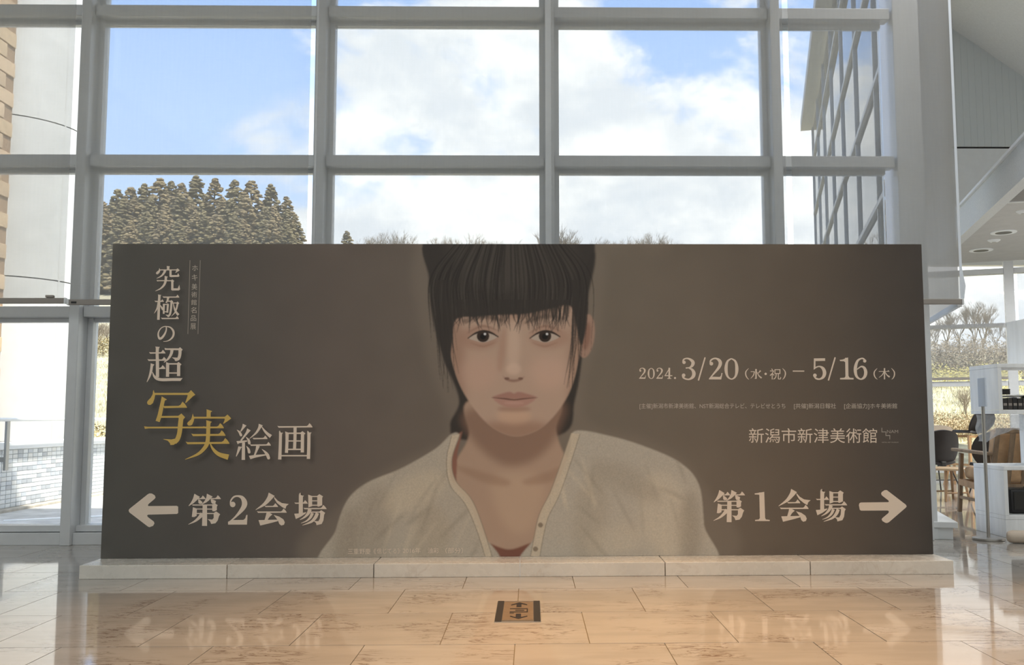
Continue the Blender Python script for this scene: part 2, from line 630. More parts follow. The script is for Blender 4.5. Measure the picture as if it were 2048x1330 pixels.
for i in range(7):
    for k in range(6):
        MB().bar(CORNER + WD * (FS[i] + 0.03) + Vector((0, 0, (FZ[k] + FZ[k + 1]) / 2)), CORNER + WD * (FS[i + 1] - 0.03) + Vector((0, 0, (FZ[k] + FZ[k + 1]) / 2)), 0.012, FZ[k + 1] - FZ[k] - 0.085).build('pane', M_GLASS, wf)

# ---- cafe wing: panelled end wall, bulkhead, low ceiling, sloping roof, right wall
YP = 13.95
pw = struct('wall_cafe_end', MB().span((4.95, YP, 3.22), (9.9, YP + 0.15, 5.06)), M_WALL)
x = 4.95
pk = MB().box((0.0535, 0.06, 1.72), (0.1062, 0.12, 3.44), bevel=0.0025, seg=1).mesh('plank', mat('ribbed_panel', (0.60, 0.63, 0.62), 0.6))
while x < 9.8:
    link('plank', pk, pw, (x, YP, 5.09))
    x += 0.107
MB().span((4.95, YP + 0.02, 5.055), (9.9, YP + 0.1, 5.095)).build('joint_strip', M_DSTEEL, pw)

ZC = 3.2
fa, fb = Vector((4.37, 7.2, 0)), Vector((6.06, 13.78, 0))
bk = struct('trim_7', MB().prism([fa + Vector((0, 0, ZC - 0.02)), fb + Vector((0, 0, ZC - 0.02)), fb + Vector((0, 0, ZC + 0.34)), fa + Vector((0, 0, ZC + 0.34))], WN * 0.12), mat('bulkhead', (0.62, 0.63, 0.62), 0.8, var=0.06, scale=60))
MB().prism([fa - WN * 0.03 + Vector((0, 0, ZC + 0.342)), fb - WN * 0.03 + Vector((0, 0, ZC + 0.342)), fb + WN * 0.12 + Vector((0, 0, ZC + 0.342)), fa + WN * 0.12 + Vector((0, 0, ZC + 0.342))], (0, 0, 0.03)).build('cap_strip', M_WHITE, bk)
lc = struct('ceiling_cafe', MB().prism([fa + WN * 0.125 + Vector((0, 0, ZC)), fb + WN * 0.125 + Vector((0, 0, ZC)), (9.4, 12.55, ZC), (7.25, 7.2, ZC)], (0, 0, 0.3)), mat('cafe_ceiling', (0.50, 0.49, 0.47), 0.85, var=0.03))
# sloping roof of the wing
zr = lambda X: 7.17 - 0.714 * (X - 6.46)
xs = 6.0
rp = [(4.65, 7.5), (xs, 7.5), (9.9, zr(9.9))]
rf = MB()
back = [Vector((X, YP + 0.2, Z)) for X, Z in rp]
L = (YP + 0.2 - 7.22) / WD.y
front = [v - WD * L for v in back]
rf.prism([back[0], back[1], front[1], front[0]], (0, 0, 0.15))
rf.prism([back[1], back[2], front[2], front[1]], (0, 0, 0.15))
struct('ceiling_wing', rf, M_CEIL)
struct('wall_wing_right', MB().prism([(7.12, 6.72, 0), (9.45, YP - 1.0, 0), (9.45, YP - 1.0, 7.0), (7.12, 6.72, 7.0)], WN * 0.2), M_WALL)
struct('wall_header', MB().prism([(2.95, 7.21, 6.6), (7.1, 7.21, 6.6), (7.1, 7.21, 7.6), (2.95, 7.21, 7.6)], (0, 0.15, 0)), M_WALL)

# far window of the cafe
A7 = math.radians(22)
CD = Vector((math.cos(A7), -math.sin(A7), 0))
CN = Vector((-math.sin(A7), -math.cos(A7), 0))      # towards the room
CO = Vector((4.98, 14.38, 0))
w8 = struct('window_8', MB().bar(CO + Vector((0, 0, 0.05)), CO + CD * 4.5 + Vector((0, 0, 0.05)), 0.14, 0.1), M_ALU)
for tt in (0.03, 2.32, 4.5):
    MB().bar(CO + CD * tt + Vector((0, 0, 0.1)), CO + CD * tt + Vector((0, 0, 3.2)), 0.13, 0.13, up=CN).build('mullion', M_ALU, w8)
for z, h in ((1.385, 0.075), (2.25, 0.06), (3.06, 0.085)):
    for ta, tb in ((0.1, 2.25), (2.39, 4.43)):
        MB().bar(CO + CD * ta + Vector((0, 0, z)), CO + CD * tb + Vector((0, 0, z)), 0.10, h).build('transom', M_ALU, w8)
for za, zb in ((0.1, 1.35), (1.43, 2.22), (2.28, 3.02)):
    for ta, tb in ((0.1, 2.25), (2.39, 4.43)):
        MB().bar(CO + CD * ta + Vector((0, 0, (za + zb) / 2)), CO + CD * tb + Vector((0, 0, (za + zb) / 2)), 0.012, zb - za).build('pane', M_GLASS, w8)

# ================================================================== BLINDS
BY = 6.62
edges = [(-5.23, -3.347), (-3.30, -1.621), (-1.565, 0.110), (0.152, 1.88), (1.922, 3.135)]
bl_lab = ['leftmost pale roller blind over the white column outside',
          'pale roller blind over the blue sky and cedar hill',
          'pale roller blind third from left, above the portrait forehead',
          'pale roller blind fourth from left, over white clouds',
          'rightmost hall roller blind hanging past the corner post']
for i, (xa, xb) in enumerate(edges):
    zb = 1.745 if i else 1.755
    r = thing('roller_blind', bl_lab[i], 'blind', ((xa + xb) / 2, BY, zb), group='roller blinds on the tall windows')
    hw = (xb - xa) / 2
    MB().grid(lambda u, v: (-hw + 2 * hw * u, 0.0, 0.01 + (6.05 - zb) * v), 8, 20).build('fabric', M_BLIND, r)
    rail = MB().span((-hw - 0.004, -0.012, -0.03), (hw + 0.004, 0.012, 0.01), bevel=0.004).build('bottom_rail', M_RAIL, r)
    for sx in (-1, 1):
        MB().span((sx * (hw + 0.005), -0.014, -0.032), (sx * (hw + 0.02), 0.014, 0.012), bevel=0.004).build('end_cap', M_WHITE, rail)
    MB().tube([(-hw, 0, 6.05 - zb), (hw, 0, 6.05 - zb)], 0.04, 14).build('roller_tube', M_WHITE, r)
    if i == 0:
        MB().span((hw - 0.125, -0.016, 0.012), (hw - 0.07, 0.014, 0.03), bevel=0.003).build('rail_clip', M_RAIL, rail)
    if i == 1:
        MB().span((-hw + 0.012, -0.0145, -0.02), (-hw + 0.05, -0.0122, -0.006)).build('maker_plate', M_BLACK, rail)
    if i == 4:
        MB().grid(lambda u, v: (hw + 0.002 + (0.030 + 0.022 * max(0, 1 - abs(v - 0.022) / 0.03)) * u, 0.006 + 0.02 * u, 0.014 + (6.05 - zb) * v ** 1.0), 3, 90).build('hem_strip', M_EDGE, r, smooth=True)
# blinds on the inside of the cafe facade, running away at an angle
for i, (s0, s1) in enumerate(((0.02, 1.80), (2.02, 3.7))):
    P0 = Vector((3.165, 6.70, 0)) + WD * s0
    r = thing('roller_blind', ['angled roller blind running back from the hall corner', 'second angled roller blind behind the corner post'][i], 'blind', (P0.x, P0.y, 1.745), -WING, group='roller blinds on the cafe facade')
    LL = s1 - s0
    MB().grid(lambda u, v: (0.0, LL * u, 0.01 + 5.2 * v), 6, 16).build('fabric', M_BLIND2, r)
    rail = MB().span((-0.014, 0, -0.035), (0.014, LL, 0.01), bevel=0.004).build('bottom_rail', M_EDGE, r)
    MB().span((-0.016, -0.016, -0.037), (0.016, -0.001, 0.012), bevel=0.003).build('end_cap', M_WHITE, rail)
# blinds of the far cafe window
for i, (ta, tb) in enumerate(((0.12, 2.24), (2.42, 4.4))):
    P0 = CO + CD * ta + CN * 0.12
    r = thing('roller_blind', ['hazy roller blind half down at far cafe window', 'roller blind at far cafe window beyond the thick mullion'][i], 'blind', (P0.x, P0.y, 1.47), -A7, group='roller blinds at the far cafe window')
    LL = tb - ta
    MB().grid(lambda u, v: (LL * u, 0, 0.01 + 1.53 * v), 4, 8).build('fabric', M_BLIND, r)
    MB().span((0, -0.012, -0.03), (LL, 0.012, 0.01), bevel=0.003).build('bottom_rail', M_RAIL, r)

# ================================================================== PLINTH
YPF = 5.352
pl = thing('stone_plinth', 'long low marble plinth of six blocks under the dark board', 'plinth', (-0.06, 5.6, 0))
jx = [-2.556, -1.7236, -0.8943, -0.0633, 0.7664, 1.6007, 2.43]
for i in range(6):
    MB().span((jx[i] + 0.0022 + 0.06, YPF - 5.6 + 0.0, 0.0), (jx[i + 1] - 0.0022 + 0.06, 0.24, 0.0765), bevel=0.0025).build('block', M_CURB, pl)
MB().span((jx[3] - 0.0022 + 0.06, YPF - 5.6 - 0.0008, 0.001), (jx[3] + 0.0022 + 0.06, 0.2, 0.0772)).build('sealant_strip', M_WHITE, pl)

# ================================================================== EXHIBITION BOARD
YB = 5.60
BX0, BX1, BZ0, BZ1 = -2.549, 2.421, 0.0775, 1.966
WI, HI = 2480, 943
img_rgb = np.zeros((HI, WI, 3), np.float32)      # row 0 = top, linear albedo


def toI(px, py):
    p = onY(px, py, YB)
    return ((p.x - BX0) / (BX1 - BX0) * WI, (BZ1 - p.z) / (BZ1 - BZ0) * HI)


def toB(px, py, dy=0.0):
    p = onY(px, py, YB - dy)
    return p


def spline(pts, closed=False, n=8):
    P = np.array(pts, float)
    N = len(P)
    out = []
    rng = range(N) if closed else range(N - 1)
    for i in rng:
        p0 = P[(i - 1) % N] if (closed or i > 0) else 2 * P[0] - P[1]
        p1 = P[i]
        p2 = P[(i + 1) % N]
        p3 = P[(i + 2) % N] if (closed or i + 2 < N) else 2 * P[-1] - P[-2]
        for k in range(n):
            t = k / n
            out.append(0.5 * ((2 * p1) + (-p0 + p2) * t + (2 * p0 - 5 * p1 + 4 * p2 - p3) * t * t + (-p0 + 3 * p1 - 3 * p2 + p3) * t ** 3))
    if not closed:
        out.append(P[-1])
    return np.array(out)


# ---- lettering: strokes traced in zoomed crops, crop -> photograph pixels by origin and scale
def stroke_poly(pts, n=6):
    q = spline(pts, n=n)
    xy, w = q[:, :2], np.maximum(q[:, 2], 2)
    d = np.gradient(xy, axis=0)
    d /= np.maximum(np.linalg.norm(d, axis=1, keepdims=True), 1e-6)
    nn = np.stack([-d[:, 1], d[:, 0]], 1)
    a = xy + nn * w[:, None] / 2
    b = xy - nn * w[:, None] / 2
    return [np.array([a[i], a[i + 1], b[i + 1], b[i]]) for i in range(len(xy) - 1)]


def circ(x, y, r, n=18):
    return np.array([(x + r * math.cos(2 * math.pi * k / n), y + r * math.sin(2 * math.pi * k / n)) for k in range(n)])


def glyph(cmds):
    out = []
    for c in cmds:
        k = c[0]
        if k == 'S':
            out += stroke_poly(c[1])
            if len(c) > 2:      # round ends asked for
                for e in (c[1][0], c[1][-1]):
                    out.append(circ(e[0], e[1], e[2] / 2))
        elif k == 'P':
            out.append(np.array(c[1], float))
        elif k == 'C':
            out.append(circ(*c[1:]))
        elif k == 'B':          # plain bar
            x0, y0, x1, y1, w = c[1:]
            out.append(np.array([(x0, y0 - w / 2), (x1, y1 - w / 2), (x1, y1 + w / 2), (x0, y0 + w / 2)]))
        elif k == 'H':          # thin bar with a triangular serif at its right end
            x0, y0, x1, y1, w, s = c[1:]
            out.append(np.array([(x0 - w * .35, y0 - w * .75), (x0 + w * .8, y0 - w / 2), (x1 - 1.5 * s, y1 - w / 2), (x1 - 1.5 * s, y1 + w / 2), (x0 + w * .6, y0 + w * .6)]))
            out.append(np.array([(x1 - 2.0 * s, y1 - w / 2), (x1 - 1.55 * s, y1 - w / 2 - s * .25), (x1 - 1.08 * s, y1 - w / 2 - s), (x1 - s * .5, y1 - w / 2 - s * .45), (x1, y1 + w * .2), (x1 - .05 * s, y1 + w / 2), (x1 - 2.0 * s, y1 + w / 2)]))
    return out


def place(cmds, ox, oy, sc, sy=None, dx=0, dy=0):
    sy = sy or sc
    return [np.stack([ox + (p[:, 0] + dx) / sc, oy + (p[:, 1] + dy) / sy], 1) for p in glyph(cmds)]


G = {}
G['kyu'] = [('S', [(405, 80, 70), (403, 110, 58), (402, 165, 54)]), ('B', 212, 164, 600, 164, 22), ('P', [(580, 150), (615, 130), (660, 175), (560, 235), (578, 190)]),
            ('P', [(208, 118), (220, 150), (228, 185), (205, 235), (170, 262), (140, 258), (130, 232), (150, 205), (195, 170)]),
            ('S', [(335, 170, 60), (310, 230, 48), (250, 300, 34), (145, 354, 8)]), ('S', [(455, 170, 50), (455, 312, 48)]),
            ('P', [(430, 285), (445, 278), (605, 278), (622, 235), (640, 265), (655, 300), (632, 318), (470, 324), (440, 318)]),
            ('S', [(360, 304, 78), (352, 335, 56), (345, 410, 54), (310, 500, 46), (230, 580, 32), (118, 632, 8)]), ('B', 160, 403, 500, 403, 22), ('P', [(145, 388), (200, 393), (200, 413), (160, 420)]),
            ('P', [(465, 393), (495, 375), (538, 408), (520, 432), (468, 432)]), ('S', [(495, 410, 50), (495, 590, 50)]), ('P', [(470, 560), (522, 572), (615, 573), (650, 495), (667, 595), (640, 620), (490, 622), (470, 605)])]
G['goku'] = [('S', [(212, 714, 76), (208, 748, 56), (200, 900, 56), (185, 1270, 56)]), ('H', 108, 862, 308, 862, 24, 36), ('S', [(188, 880, 40), (165, 990, 34), (135, 1060, 24), (92, 1128, 6)]),
             ('S', [(218, 935, 12), (252, 990, 36), (290, 1045, 54)]), ('H', 285, 766, 650, 766, 24, 40), ('S', [(402, 775, 54), (388, 840, 40), (355, 895, 30)]), ('B', 380, 858, 480, 858, 24),
             ('P', [(455, 850), (475, 830), (515, 865), (500, 895), (455, 890)]), ('S', [(475, 870, 50), (474, 920, 46), (462, 1050, 46), (440, 1150, 44), (400, 1195, 40)]), ('P', [(342, 1158), (420, 1160), (430, 1200), (400, 1215), (380, 1190)]),
             ('S', [(308, 915, 46), (303, 1138, 38)]), ('S', [(398, 920, 46), (383, 1112, 42)]), ('B', 300, 930, 405, 930, 22), ('B', 300, 1092, 390, 1092, 20), ('P', [(380, 912), (395, 905), (420, 932), (405, 950)]),
             ('B', 490, 898, 620, 898, 22), ('P', [(588, 885), (612, 865), (648, 902), (630, 925), (588, 915)]), ('S', [(612, 905, 40), (590, 1010, 38), (550, 1110, 28), (472, 1194, 6)]),
             ('S', [(516, 905, 14), (545, 1030, 36), (580, 1100, 46), (630, 1165, 56)]), ('H', 250, 1240, 640, 1240, 26, 40)]
G['no'] = [('S', [(485, 130, 22), (487, 200, 28), (455, 285, 38), (400, 360, 46), (352, 380, 46), (324, 325, 34), (328, 250, 28), (375, 172, 20), (440, 135, 18), (505, 134, 20), (575, 155, 30), (625, 215, 42), (638, 280, 42), (615, 350, 38), (560, 405, 28), (500, 432, 18), (425, 438, 10)])]
G['cho'] = [('S', [(308, 547, 98), (305, 585, 66), (300, 700, 62), (305, 850, 66), (307, 1170, 66)]), ('H', 142, 674, 470, 672, 26, 50), ('H', 110, 821, 495, 820, 28, 52), ('H', 330, 992, 470, 990, 24, 55),
            ('S', [(205, 898, 82), (190, 945, 54), (175, 1040, 52), (145, 1150, 40), (90, 1270, 10)]), ('S', [(200, 1060, 10), (240, 1150, 44), (300, 1200, 62), (400, 1222, 60), (600, 1218, 60), (775, 1218, 60)]), ('P', [(770, 1188), (822, 1188), (775, 1248), (765, 1248)]),
            ('P', [(450, 572), (500, 580), (740, 580), (770, 557), (822, 605), (795, 640), (730, 618), (460, 612)]), ('S', [(768, 600, 66), (765, 700, 62), (740, 785, 60), (695, 818, 46)]), ('P', [(598, 766), (720, 770), (720, 830), (690, 842), (665, 835), (655, 805)]),
            ('S', [(605, 600, 66), (588, 690, 56), (530, 790, 42), (440, 868, 14)]), ('S', [(515, 880, 66), (512, 1162, 64)]), ('S', [(740, 895, 66), (738, 1148, 66)]), ('B', 515, 898, 740, 898, 28), ('B', 515, 1085, 740, 1085, 24),
            ('P', [(705, 885), (738, 858), (800, 908), (772, 935), (705, 920)]), ('P', [(482, 860), (550, 885), (550, 912), (486, 912)])]
G['sha'] = [('P', [(226, 80), (240, 125), (255, 150), (240, 230), (215, 300), (175, 332), (135, 328), (116, 300), (125, 268), (180, 210), (212, 150), (215, 110)]), ('B', 230, 148, 805, 148, 34),
            ('P', [(790, 133), (810, 125), (848, 85), (920, 162), (880, 188), (762, 300), (752, 292), (790, 185)]), ('S', [(403, 214, 106), (382, 255, 66), (350, 400, 68), (325, 510, 70), (292, 606, 70)]), ('H', 385, 366, 782, 362, 32, 70),
            ('B', 345, 530, 680, 528, 32), ('P', [(635, 513), (655, 500), (688, 472), (750, 537), (722, 570), (640, 550)]), ('S', [(686, 525, 76), (672, 650, 80), (655, 800, 76), (622, 900, 76), (575, 960, 60)]),
            ('P', [(382, 900), (400, 897), (520, 905), (590, 890), (620, 950), (560, 995), (505, 998), (496, 965), (460, 925)]), ('B', 76, 708, 1110, 705, 28), ('P', [(68, 686), (140, 695), (140, 722), (82, 730)])]
G['jitsu'] = [('S', [(1152, 418, 102), (1142, 455, 70), (1140, 550, 70)]), ('P', [(877, 474), (890, 515), (905, 545), (893, 600), (868, 660), (835, 676), (800, 672), (782, 645), (795, 618), (850, 570), (866, 520)]),
              ('B', 885, 543, 1425, 543, 30), ('P', [(1405, 530), (1420, 520), (1455, 490), (1517, 555), (1485, 580), (1392, 645), (1382, 638), (1408, 580)]), ('S', [(1147, 597, 100), (1137, 645, 68), (1132, 830, 66), (1118, 960, 70), (1070, 1050, 62), (960, 1150, 44), (750, 1238, 8)]),
              ('H', 1060, 705, 1395, 705, 28, 58), ('H', 862, 831, 1422, 829, 32, 60), ('H', 770, 966, 1487, 962, 32, 66), ('S', [(1160, 960, 12), (1215, 1065, 44), (1310, 1150, 66), (1470, 1200, 92)])]
G['kai4'] = [('S', [(292, 172, 100), (255, 245, 56), (198, 335, 26)]), ('S', [(108, 300, 10), (165, 350, 50), (205, 425, 62)], 1), ('S', [(397, 287, 100), (335, 385, 56), (200, 560, 36)]),
             ('P', [(95, 568), (200, 560), (350, 548), (355, 580), (240, 608), (160, 620), (125, 645)]), ('S', [(325, 470, 10), (385, 540, 54), (405, 615, 66)], 1), ('S', [(266, 600, 72), (260, 1022, 84)]),
             ('P', [(140, 695), (232, 707), (205, 740), (150, 850), (95, 942), (82, 935)]), ('S', [(335, 686, 8), (385, 765, 56), (402, 835, 66)], 1), ('S', [(682, 170, 106), (645, 255, 66), (560, 380, 46), (408, 510, 10)]),
             ('S', [(700, 215, 14), (765, 310, 48), (840, 390, 66), (925, 458, 88)]), ('H', 490, 508, 845, 505, 30, 55), ('H', 428, 666, 925, 662, 32, 58), ('S', [(615, 680, 92), (580, 790, 56), (530, 915, 36)]),
             ('P', [(395, 922), (560, 900), (790, 885), (815, 912), (700, 935), (560, 965), (430, 1005)]), ('S', [(708, 762, 8), (780, 825, 46), (840, 900, 76), (870, 975, 72)], 1)]
G['ga'] = [('H', 1092, 226, 1928, 222, 34, 70), ('S', [(1508, 230, 76), (1505, 500, 74), (1493, 770, 74)]), ('S', [(1168, 350, 110), (1158, 395, 74), (1150, 700, 74), (1138, 1012, 82)]), ('S', [(1852, 345, 112), (1842, 395, 80), (1838, 700, 78), (1828, 998, 80)]),
           ('B', 1150, 920, 1840, 920, 32), ('S', [(1315, 370, 80), (1312, 600, 74), (1300, 852, 76)]), ('P', [(1268, 335), (1360, 370), (1360, 400), (1275, 400)]), ('S', [(1688, 380, 78), (1682, 842, 80)]), ('P', [(1640, 363), (1685, 328), (1757, 383), (1728, 412), (1640, 400)]),
           ('B', 1310, 380, 1690, 380, 34), ('B', 1310, 565, 1690, 565, 28), ('B', 1310, 768, 1690, 768, 34)]
G['dai'] = [('S', [(172, 75, 90), (140, 130, 60), (100, 180, 34), (52, 225, 6)]), ('H', 180, 122, 292, 122, 14, 38), ('P', [(185, 130), (215, 142), (248, 172), (240, 195), (210, 197), (190, 185)]),
            ('S', [(350, 72, 90), (325, 120, 58), (290, 162, 34), (238, 202, 6)]), ('H', 360, 122, 508, 122, 14, 42), ('P', [(362, 130), (395, 135), (438, 155), (428, 190), (385, 195), (370, 175)]),
            ('B', 105, 212, 420, 212, 15), ('P', [(383, 203), (425, 190), (462, 213), (450, 235), (450, 285), (415, 302), (385, 297)]), ('B', 140, 268, 400, 270, 14), ('P', [(112, 243), (168, 262), (165, 365), (130, 382), (96, 380)]),
            ('B', 140, 332, 430, 332, 15), ('P', [(405, 325), (440, 302), (497, 342), (480, 370), (462, 430), (430, 470), (370, 480), (352, 440), (318, 412), (385, 418), (405, 395)]), ('S', [(280, 215, 62), (276, 507, 72)]),
            ('S', [(245, 335, 60), (205, 385, 46), (140, 440, 28), (48, 486, 5)])]
G['two'] = [('C', 674, 204, 39), ('S', [(640, 205, 14), (648, 150, 20), (690, 98, 24), (750, 86, 26), (810, 112, 52), (842, 185, 76), (815, 262, 62), (720, 372, 28), (625, 455, 16)]), ('P', [(608, 448), (660, 424), (825, 422), (852, 400), (865, 352), (883, 352), (875, 489), (608, 489)])]
G['kai'] = [('S', [(1225, 60, 96), (1190, 120, 68), (1120, 200, 42), (998, 280, 6)]), ('P', [(1256, 92), (1310, 150), (1370, 185), (1467, 198), (1432, 225), (1418, 266), (1370, 240), (1300, 185), (1262, 125)]), ('H', 1128, 232, 1315, 232, 16, 38),
            ('H', 1022, 312, 1437, 312, 18, 42), ('S', [(1195, 322, 92), (1168, 370, 56), (1140, 435, 38)]), ('P', [(1038, 425), (1310, 418), (1312, 440), (1190, 472), (1063, 502)]), ('P', [(1252, 352), (1330, 375), (1390, 415), (1410, 455), (1398, 490), (1360, 502), (1332, 480), (1310, 425)])]
G['ba'] = [('S', [(1645, 66, 76), (1637, 100, 58), (1635, 340, 58)]), ('H', 1550, 186, 1734, 186, 15, 36), ('P', [(1543, 335), (1620, 330), (1715, 312), (1700, 335), (1640, 375), (1565, 410)]), ('P', [(1740, 66), (1796, 85), (1796, 228), (1743, 246)]),
           ('P', [(1868, 82), (1898, 58), (1950, 90), (1938, 110), (1938, 215), (1885, 236), (1868, 228)]), ('B', 1760, 92, 1900, 92, 15), ('B', 1785, 153, 1880, 153, 13), ('B', 1785, 215, 1880, 215, 15), ('H', 1678, 262, 2000, 262, 16, 44),
           ('S', [(1765, 270, 56), (1740, 330, 42), (1690, 382, 26), (1622, 422, 6)]), ('B', 1750, 312, 1905, 312, 15), ('P', [(1893, 307), (1925, 285), (1980, 322), (1965, 350), (1955, 430), (1930, 480), (1858, 497), (1850, 465), (1818, 438), (1885, 440), (1905, 400), (1910, 330)]),
           ('S', [(1800, 325, 44), (1770, 388, 36), (1715, 438, 20), (1637, 469, 5)]), ('S', [(1870, 325, 48), (1840, 390, 46), (1780, 450, 32), (1657, 499, 5)])]
G['one'] = [('S', [(588, 118, 48), (596, 388, 50)]), ('P', [(520, 128), (612, 113), (612, 150), (572, 150), (560, 140), (522, 138)]), ('P', [(525, 380), (560, 376), (572, 360), (620, 360), (628, 376), (664, 380), (664, 391), (525, 391)])]
G['d3'] = [('C', 744, 187, 26), ('S', [(722, 190, 10), (735, 148, 22), (775, 128, 20), (825, 136, 30), (872, 172, 48), (880, 205, 52), (862, 243, 40), (825, 266, 18), (770, 274, 20)]), ('S', [(815, 272, 16), (866, 298, 36), (893, 350, 54), (880, 405, 48), (830, 442, 26), (780, 442, 22), (735, 420, 26), (716, 385, 14)]), ('C', 738, 383, 27)]
G['sl'] = [('S', [(1061, 120, 22), (964, 454, 22)], 1)]
G['d2'] = [('C', 1158, 207, 28), ('S', [(1136, 205, 12), (1148, 160, 24), (1188, 132, 22), (1235, 130, 26), (1280, 160, 46), (1294, 205, 52), (1268, 270, 42), (1190, 365, 24), (1125, 440, 14)]), ('P', [(1120, 446), (1145, 408), (1175, 405), (1285, 408), (1303, 390), (1311, 348), (1328, 350), (1308, 447)])]
G['d0'] = [('S', [(1462, 129, 18), (1402, 175, 32), (1381, 285, 50), (1402, 395, 32), (1465, 441, 18), (1526, 395, 32), (1545, 285, 50), (1524, 175, 32), (1462, 129, 18)])]
G['d4'] = [('B', 507, 353, 533, 353, 166), ('S', [(525, 275, 12), (455, 390, 12)]), ('B', 448, 389, 566, 389, 14), ('B', 490, 433, 550, 433, 11)]
G['d5'] = [('P', [(666, 127), (836, 125), (836, 165), (690, 168), (690, 275), (665, 298), (662, 298)]), ('S', [(668, 288, 16), (705, 260, 20), (755, 250, 22), (805, 282, 46), (827, 345, 54), (808, 408, 44), (755, 441, 24), (700, 432, 26), (662, 395, 14)]), ('C', 681, 385, 28)]
G['sl2'] = [('S', [(986, 120, 22), (888, 454, 22)], 1)]
G['d1'] = [('S', [(1162, 118, 46), (1168, 430, 46)]), ('P', [(1055, 150), (1100, 145), (1185, 112), (1185, 175), (1140, 185), (1120, 170), (1065, 168)]), ('P', [(1063, 424), (1130, 420), (1148, 395), (1192, 395), (1208, 420), (1268, 424), (1268, 447), (1063, 447)])]
G['d6'] = [('S', [(1445, 170, 14), (1425, 138, 24), (1385, 129, 22), (1325, 170, 36), (1294, 285, 50), (1312, 395, 38), (1375, 442, 22), (1432, 410, 42), (1452, 340, 50), (1430, 272, 40), (1382, 252, 22), (1318, 295, 14)]), ('C', 1437, 166, 25)]
G['mizu'] = [('B', 1836, 362, 1836, 362, 150), ('S', [(1838, 282, 22), (1836, 432, 18)]), ('S', [(1840, 430, 16), (1815, 432, 8)]), ('B', 1755, 328, 1815, 328, 10), ('S', [(1812, 330, 14), (1795, 385, 14), (1755, 432, 5)]), ('S', [(1850, 335, 8), (1880, 390, 16), (1920, 425, 24)]), ('S', [(1905, 312, 24), (1880, 340, 12), (1858, 360, 6)])]
G['ki'] = [('S', [(1737, 275, 20), (1737, 445, 18)]), ('B', 1650, 324, 1790, 324, 9), ('P', [(1780, 320), (1795, 306), (1815, 328), (1780, 328)]), ('S', [(1732, 326, 14), (1700, 380, 12), (1652, 418, 5)]), ('S', [(1742, 328, 8), (1775, 380, 16), (1815, 410, 24)])]

G_CREAM = place(G['kyu'] + G['goku'], 300, 525, 11.083) + place(G['no'] + G['cho'], 285, 640, 10.233) + place(G['kai4'] + G['ga'], 465, 835, 12.047)
G_GOLD = place(G['sha'] + G['jitsu'], 280, 770, 8.3105)
G_HALL2 = place(G['dai'] + G['two'] + G['kai'] + G['ba'], 370, 980, 7.062)
k1 = 0.967
G_HALL1 = [np.stack([1427.3 + (p[:, 0] - 377.1) * k1, 981.0 + (p[:, 1] - 988.5) * 1.0], 1) for p in place(G['dai'] + G['kai'] + G['ba'], 370, 980, 7.062)] + place(G['one'], 1400, 960, 4.763)
DATE_PARTS = [place(G[k], 1270, 700, 7.585) for k in ('d3', 'sl', 'd2', 'd0', 'd4')] + [place([('C', 607, 425, 16)], 1270, 700, 7.585)]


def remap(cmds, src, dst):
    (a0, b0, a1, b1), (c0, d0, c1, d1) = src, dst
    return [np.stack([c0 + (p[:, 0] - a0) / (a1 - a0) * (c1 - c0), d0 + (p[:, 1] - b0) / (b1 - b0) * (d1 - d0)], 1) for p in glyph(cmds)]


def crop6(ps):
    return [np.stack([1270 + p[:, 0] / 7.585, 700 + p[:, 1] / 7.585], 1) for p in ps]


b2, b0 = (1120, 120, 1328, 448), (1356, 118, 1570, 452)
DATE_PARTS += [crop6(remap(G['d2'], b2, (62, 271, 166, 437))), crop6(remap(G['d2'], b2, (322, 271, 426, 437))), crop6(remap(G['d0'], b0, (192, 270, 300, 440)))]
DATE_PARTS += [crop6(glyph(q)) for q in ([('S', [(1724, 278, 5), (1684, 325, 16), (1680, 375, 18), (1700, 420, 14), (1728, 448, 5)])], [('C', 1982, 362, 18)], [('S', [(1836, 288, 24), (1836, 437, 20)])] + G['mizu'][2:])]
DATE_PARTS += [place(q, 1540, 700, 7.585) for q in (G['d5'], G['sl2'], G['d1'], G['d6'], G['ki'], [('S', [(190, 278, 5), (228, 325, 16), (232, 375, 18), (215, 420, 14), (190, 448, 5)])], [('B', 345, 320, 520, 320, 17)],
               [('S', [(1626, 278, 5), (1586, 325, 16), (1580, 375, 18), (1600, 420, 14), (1630, 446, 5)])], [('S', [(1842, 276, 5), (1882, 325, 16), (1888, 375, 18), (1872, 420, 14), (1846, 446, 5)])])]
ARROW_L = [np.array([(220 + x / 4.452, 960 + y / 4.452) for x, y in [(166, 272), (172, 258), (335, 128), (352, 119), (372, 120), (398, 136), (406, 155), (398, 168), (345, 212), (337, 224), (342, 232), (595, 230), (607, 238), (607, 294), (596, 302), (338, 309), (330, 318), (338, 330), (390, 370), (396, 386), (384, 408), (352, 420), (338, 415), (172, 288)]])]
ARROW_R = [np.array([(1400 + x / 4.763, 960 + y / 4.763) for x, y in [(1969, 250), (1962, 262), (1800, 402), (1782, 410), (1764, 407), (1737, 390), (1730, 374), (1738, 362), (1795, 314), (1800, 300), (1790, 291), (1535, 292), (1522, 284), (1513, 238), (1520, 220), (1532, 214), (1790, 211), (1800, 206), (1796, 196), (1732, 146), (1725, 130), (1732, 114), (1760, 96), (1780, 96), (1960, 234)]])]


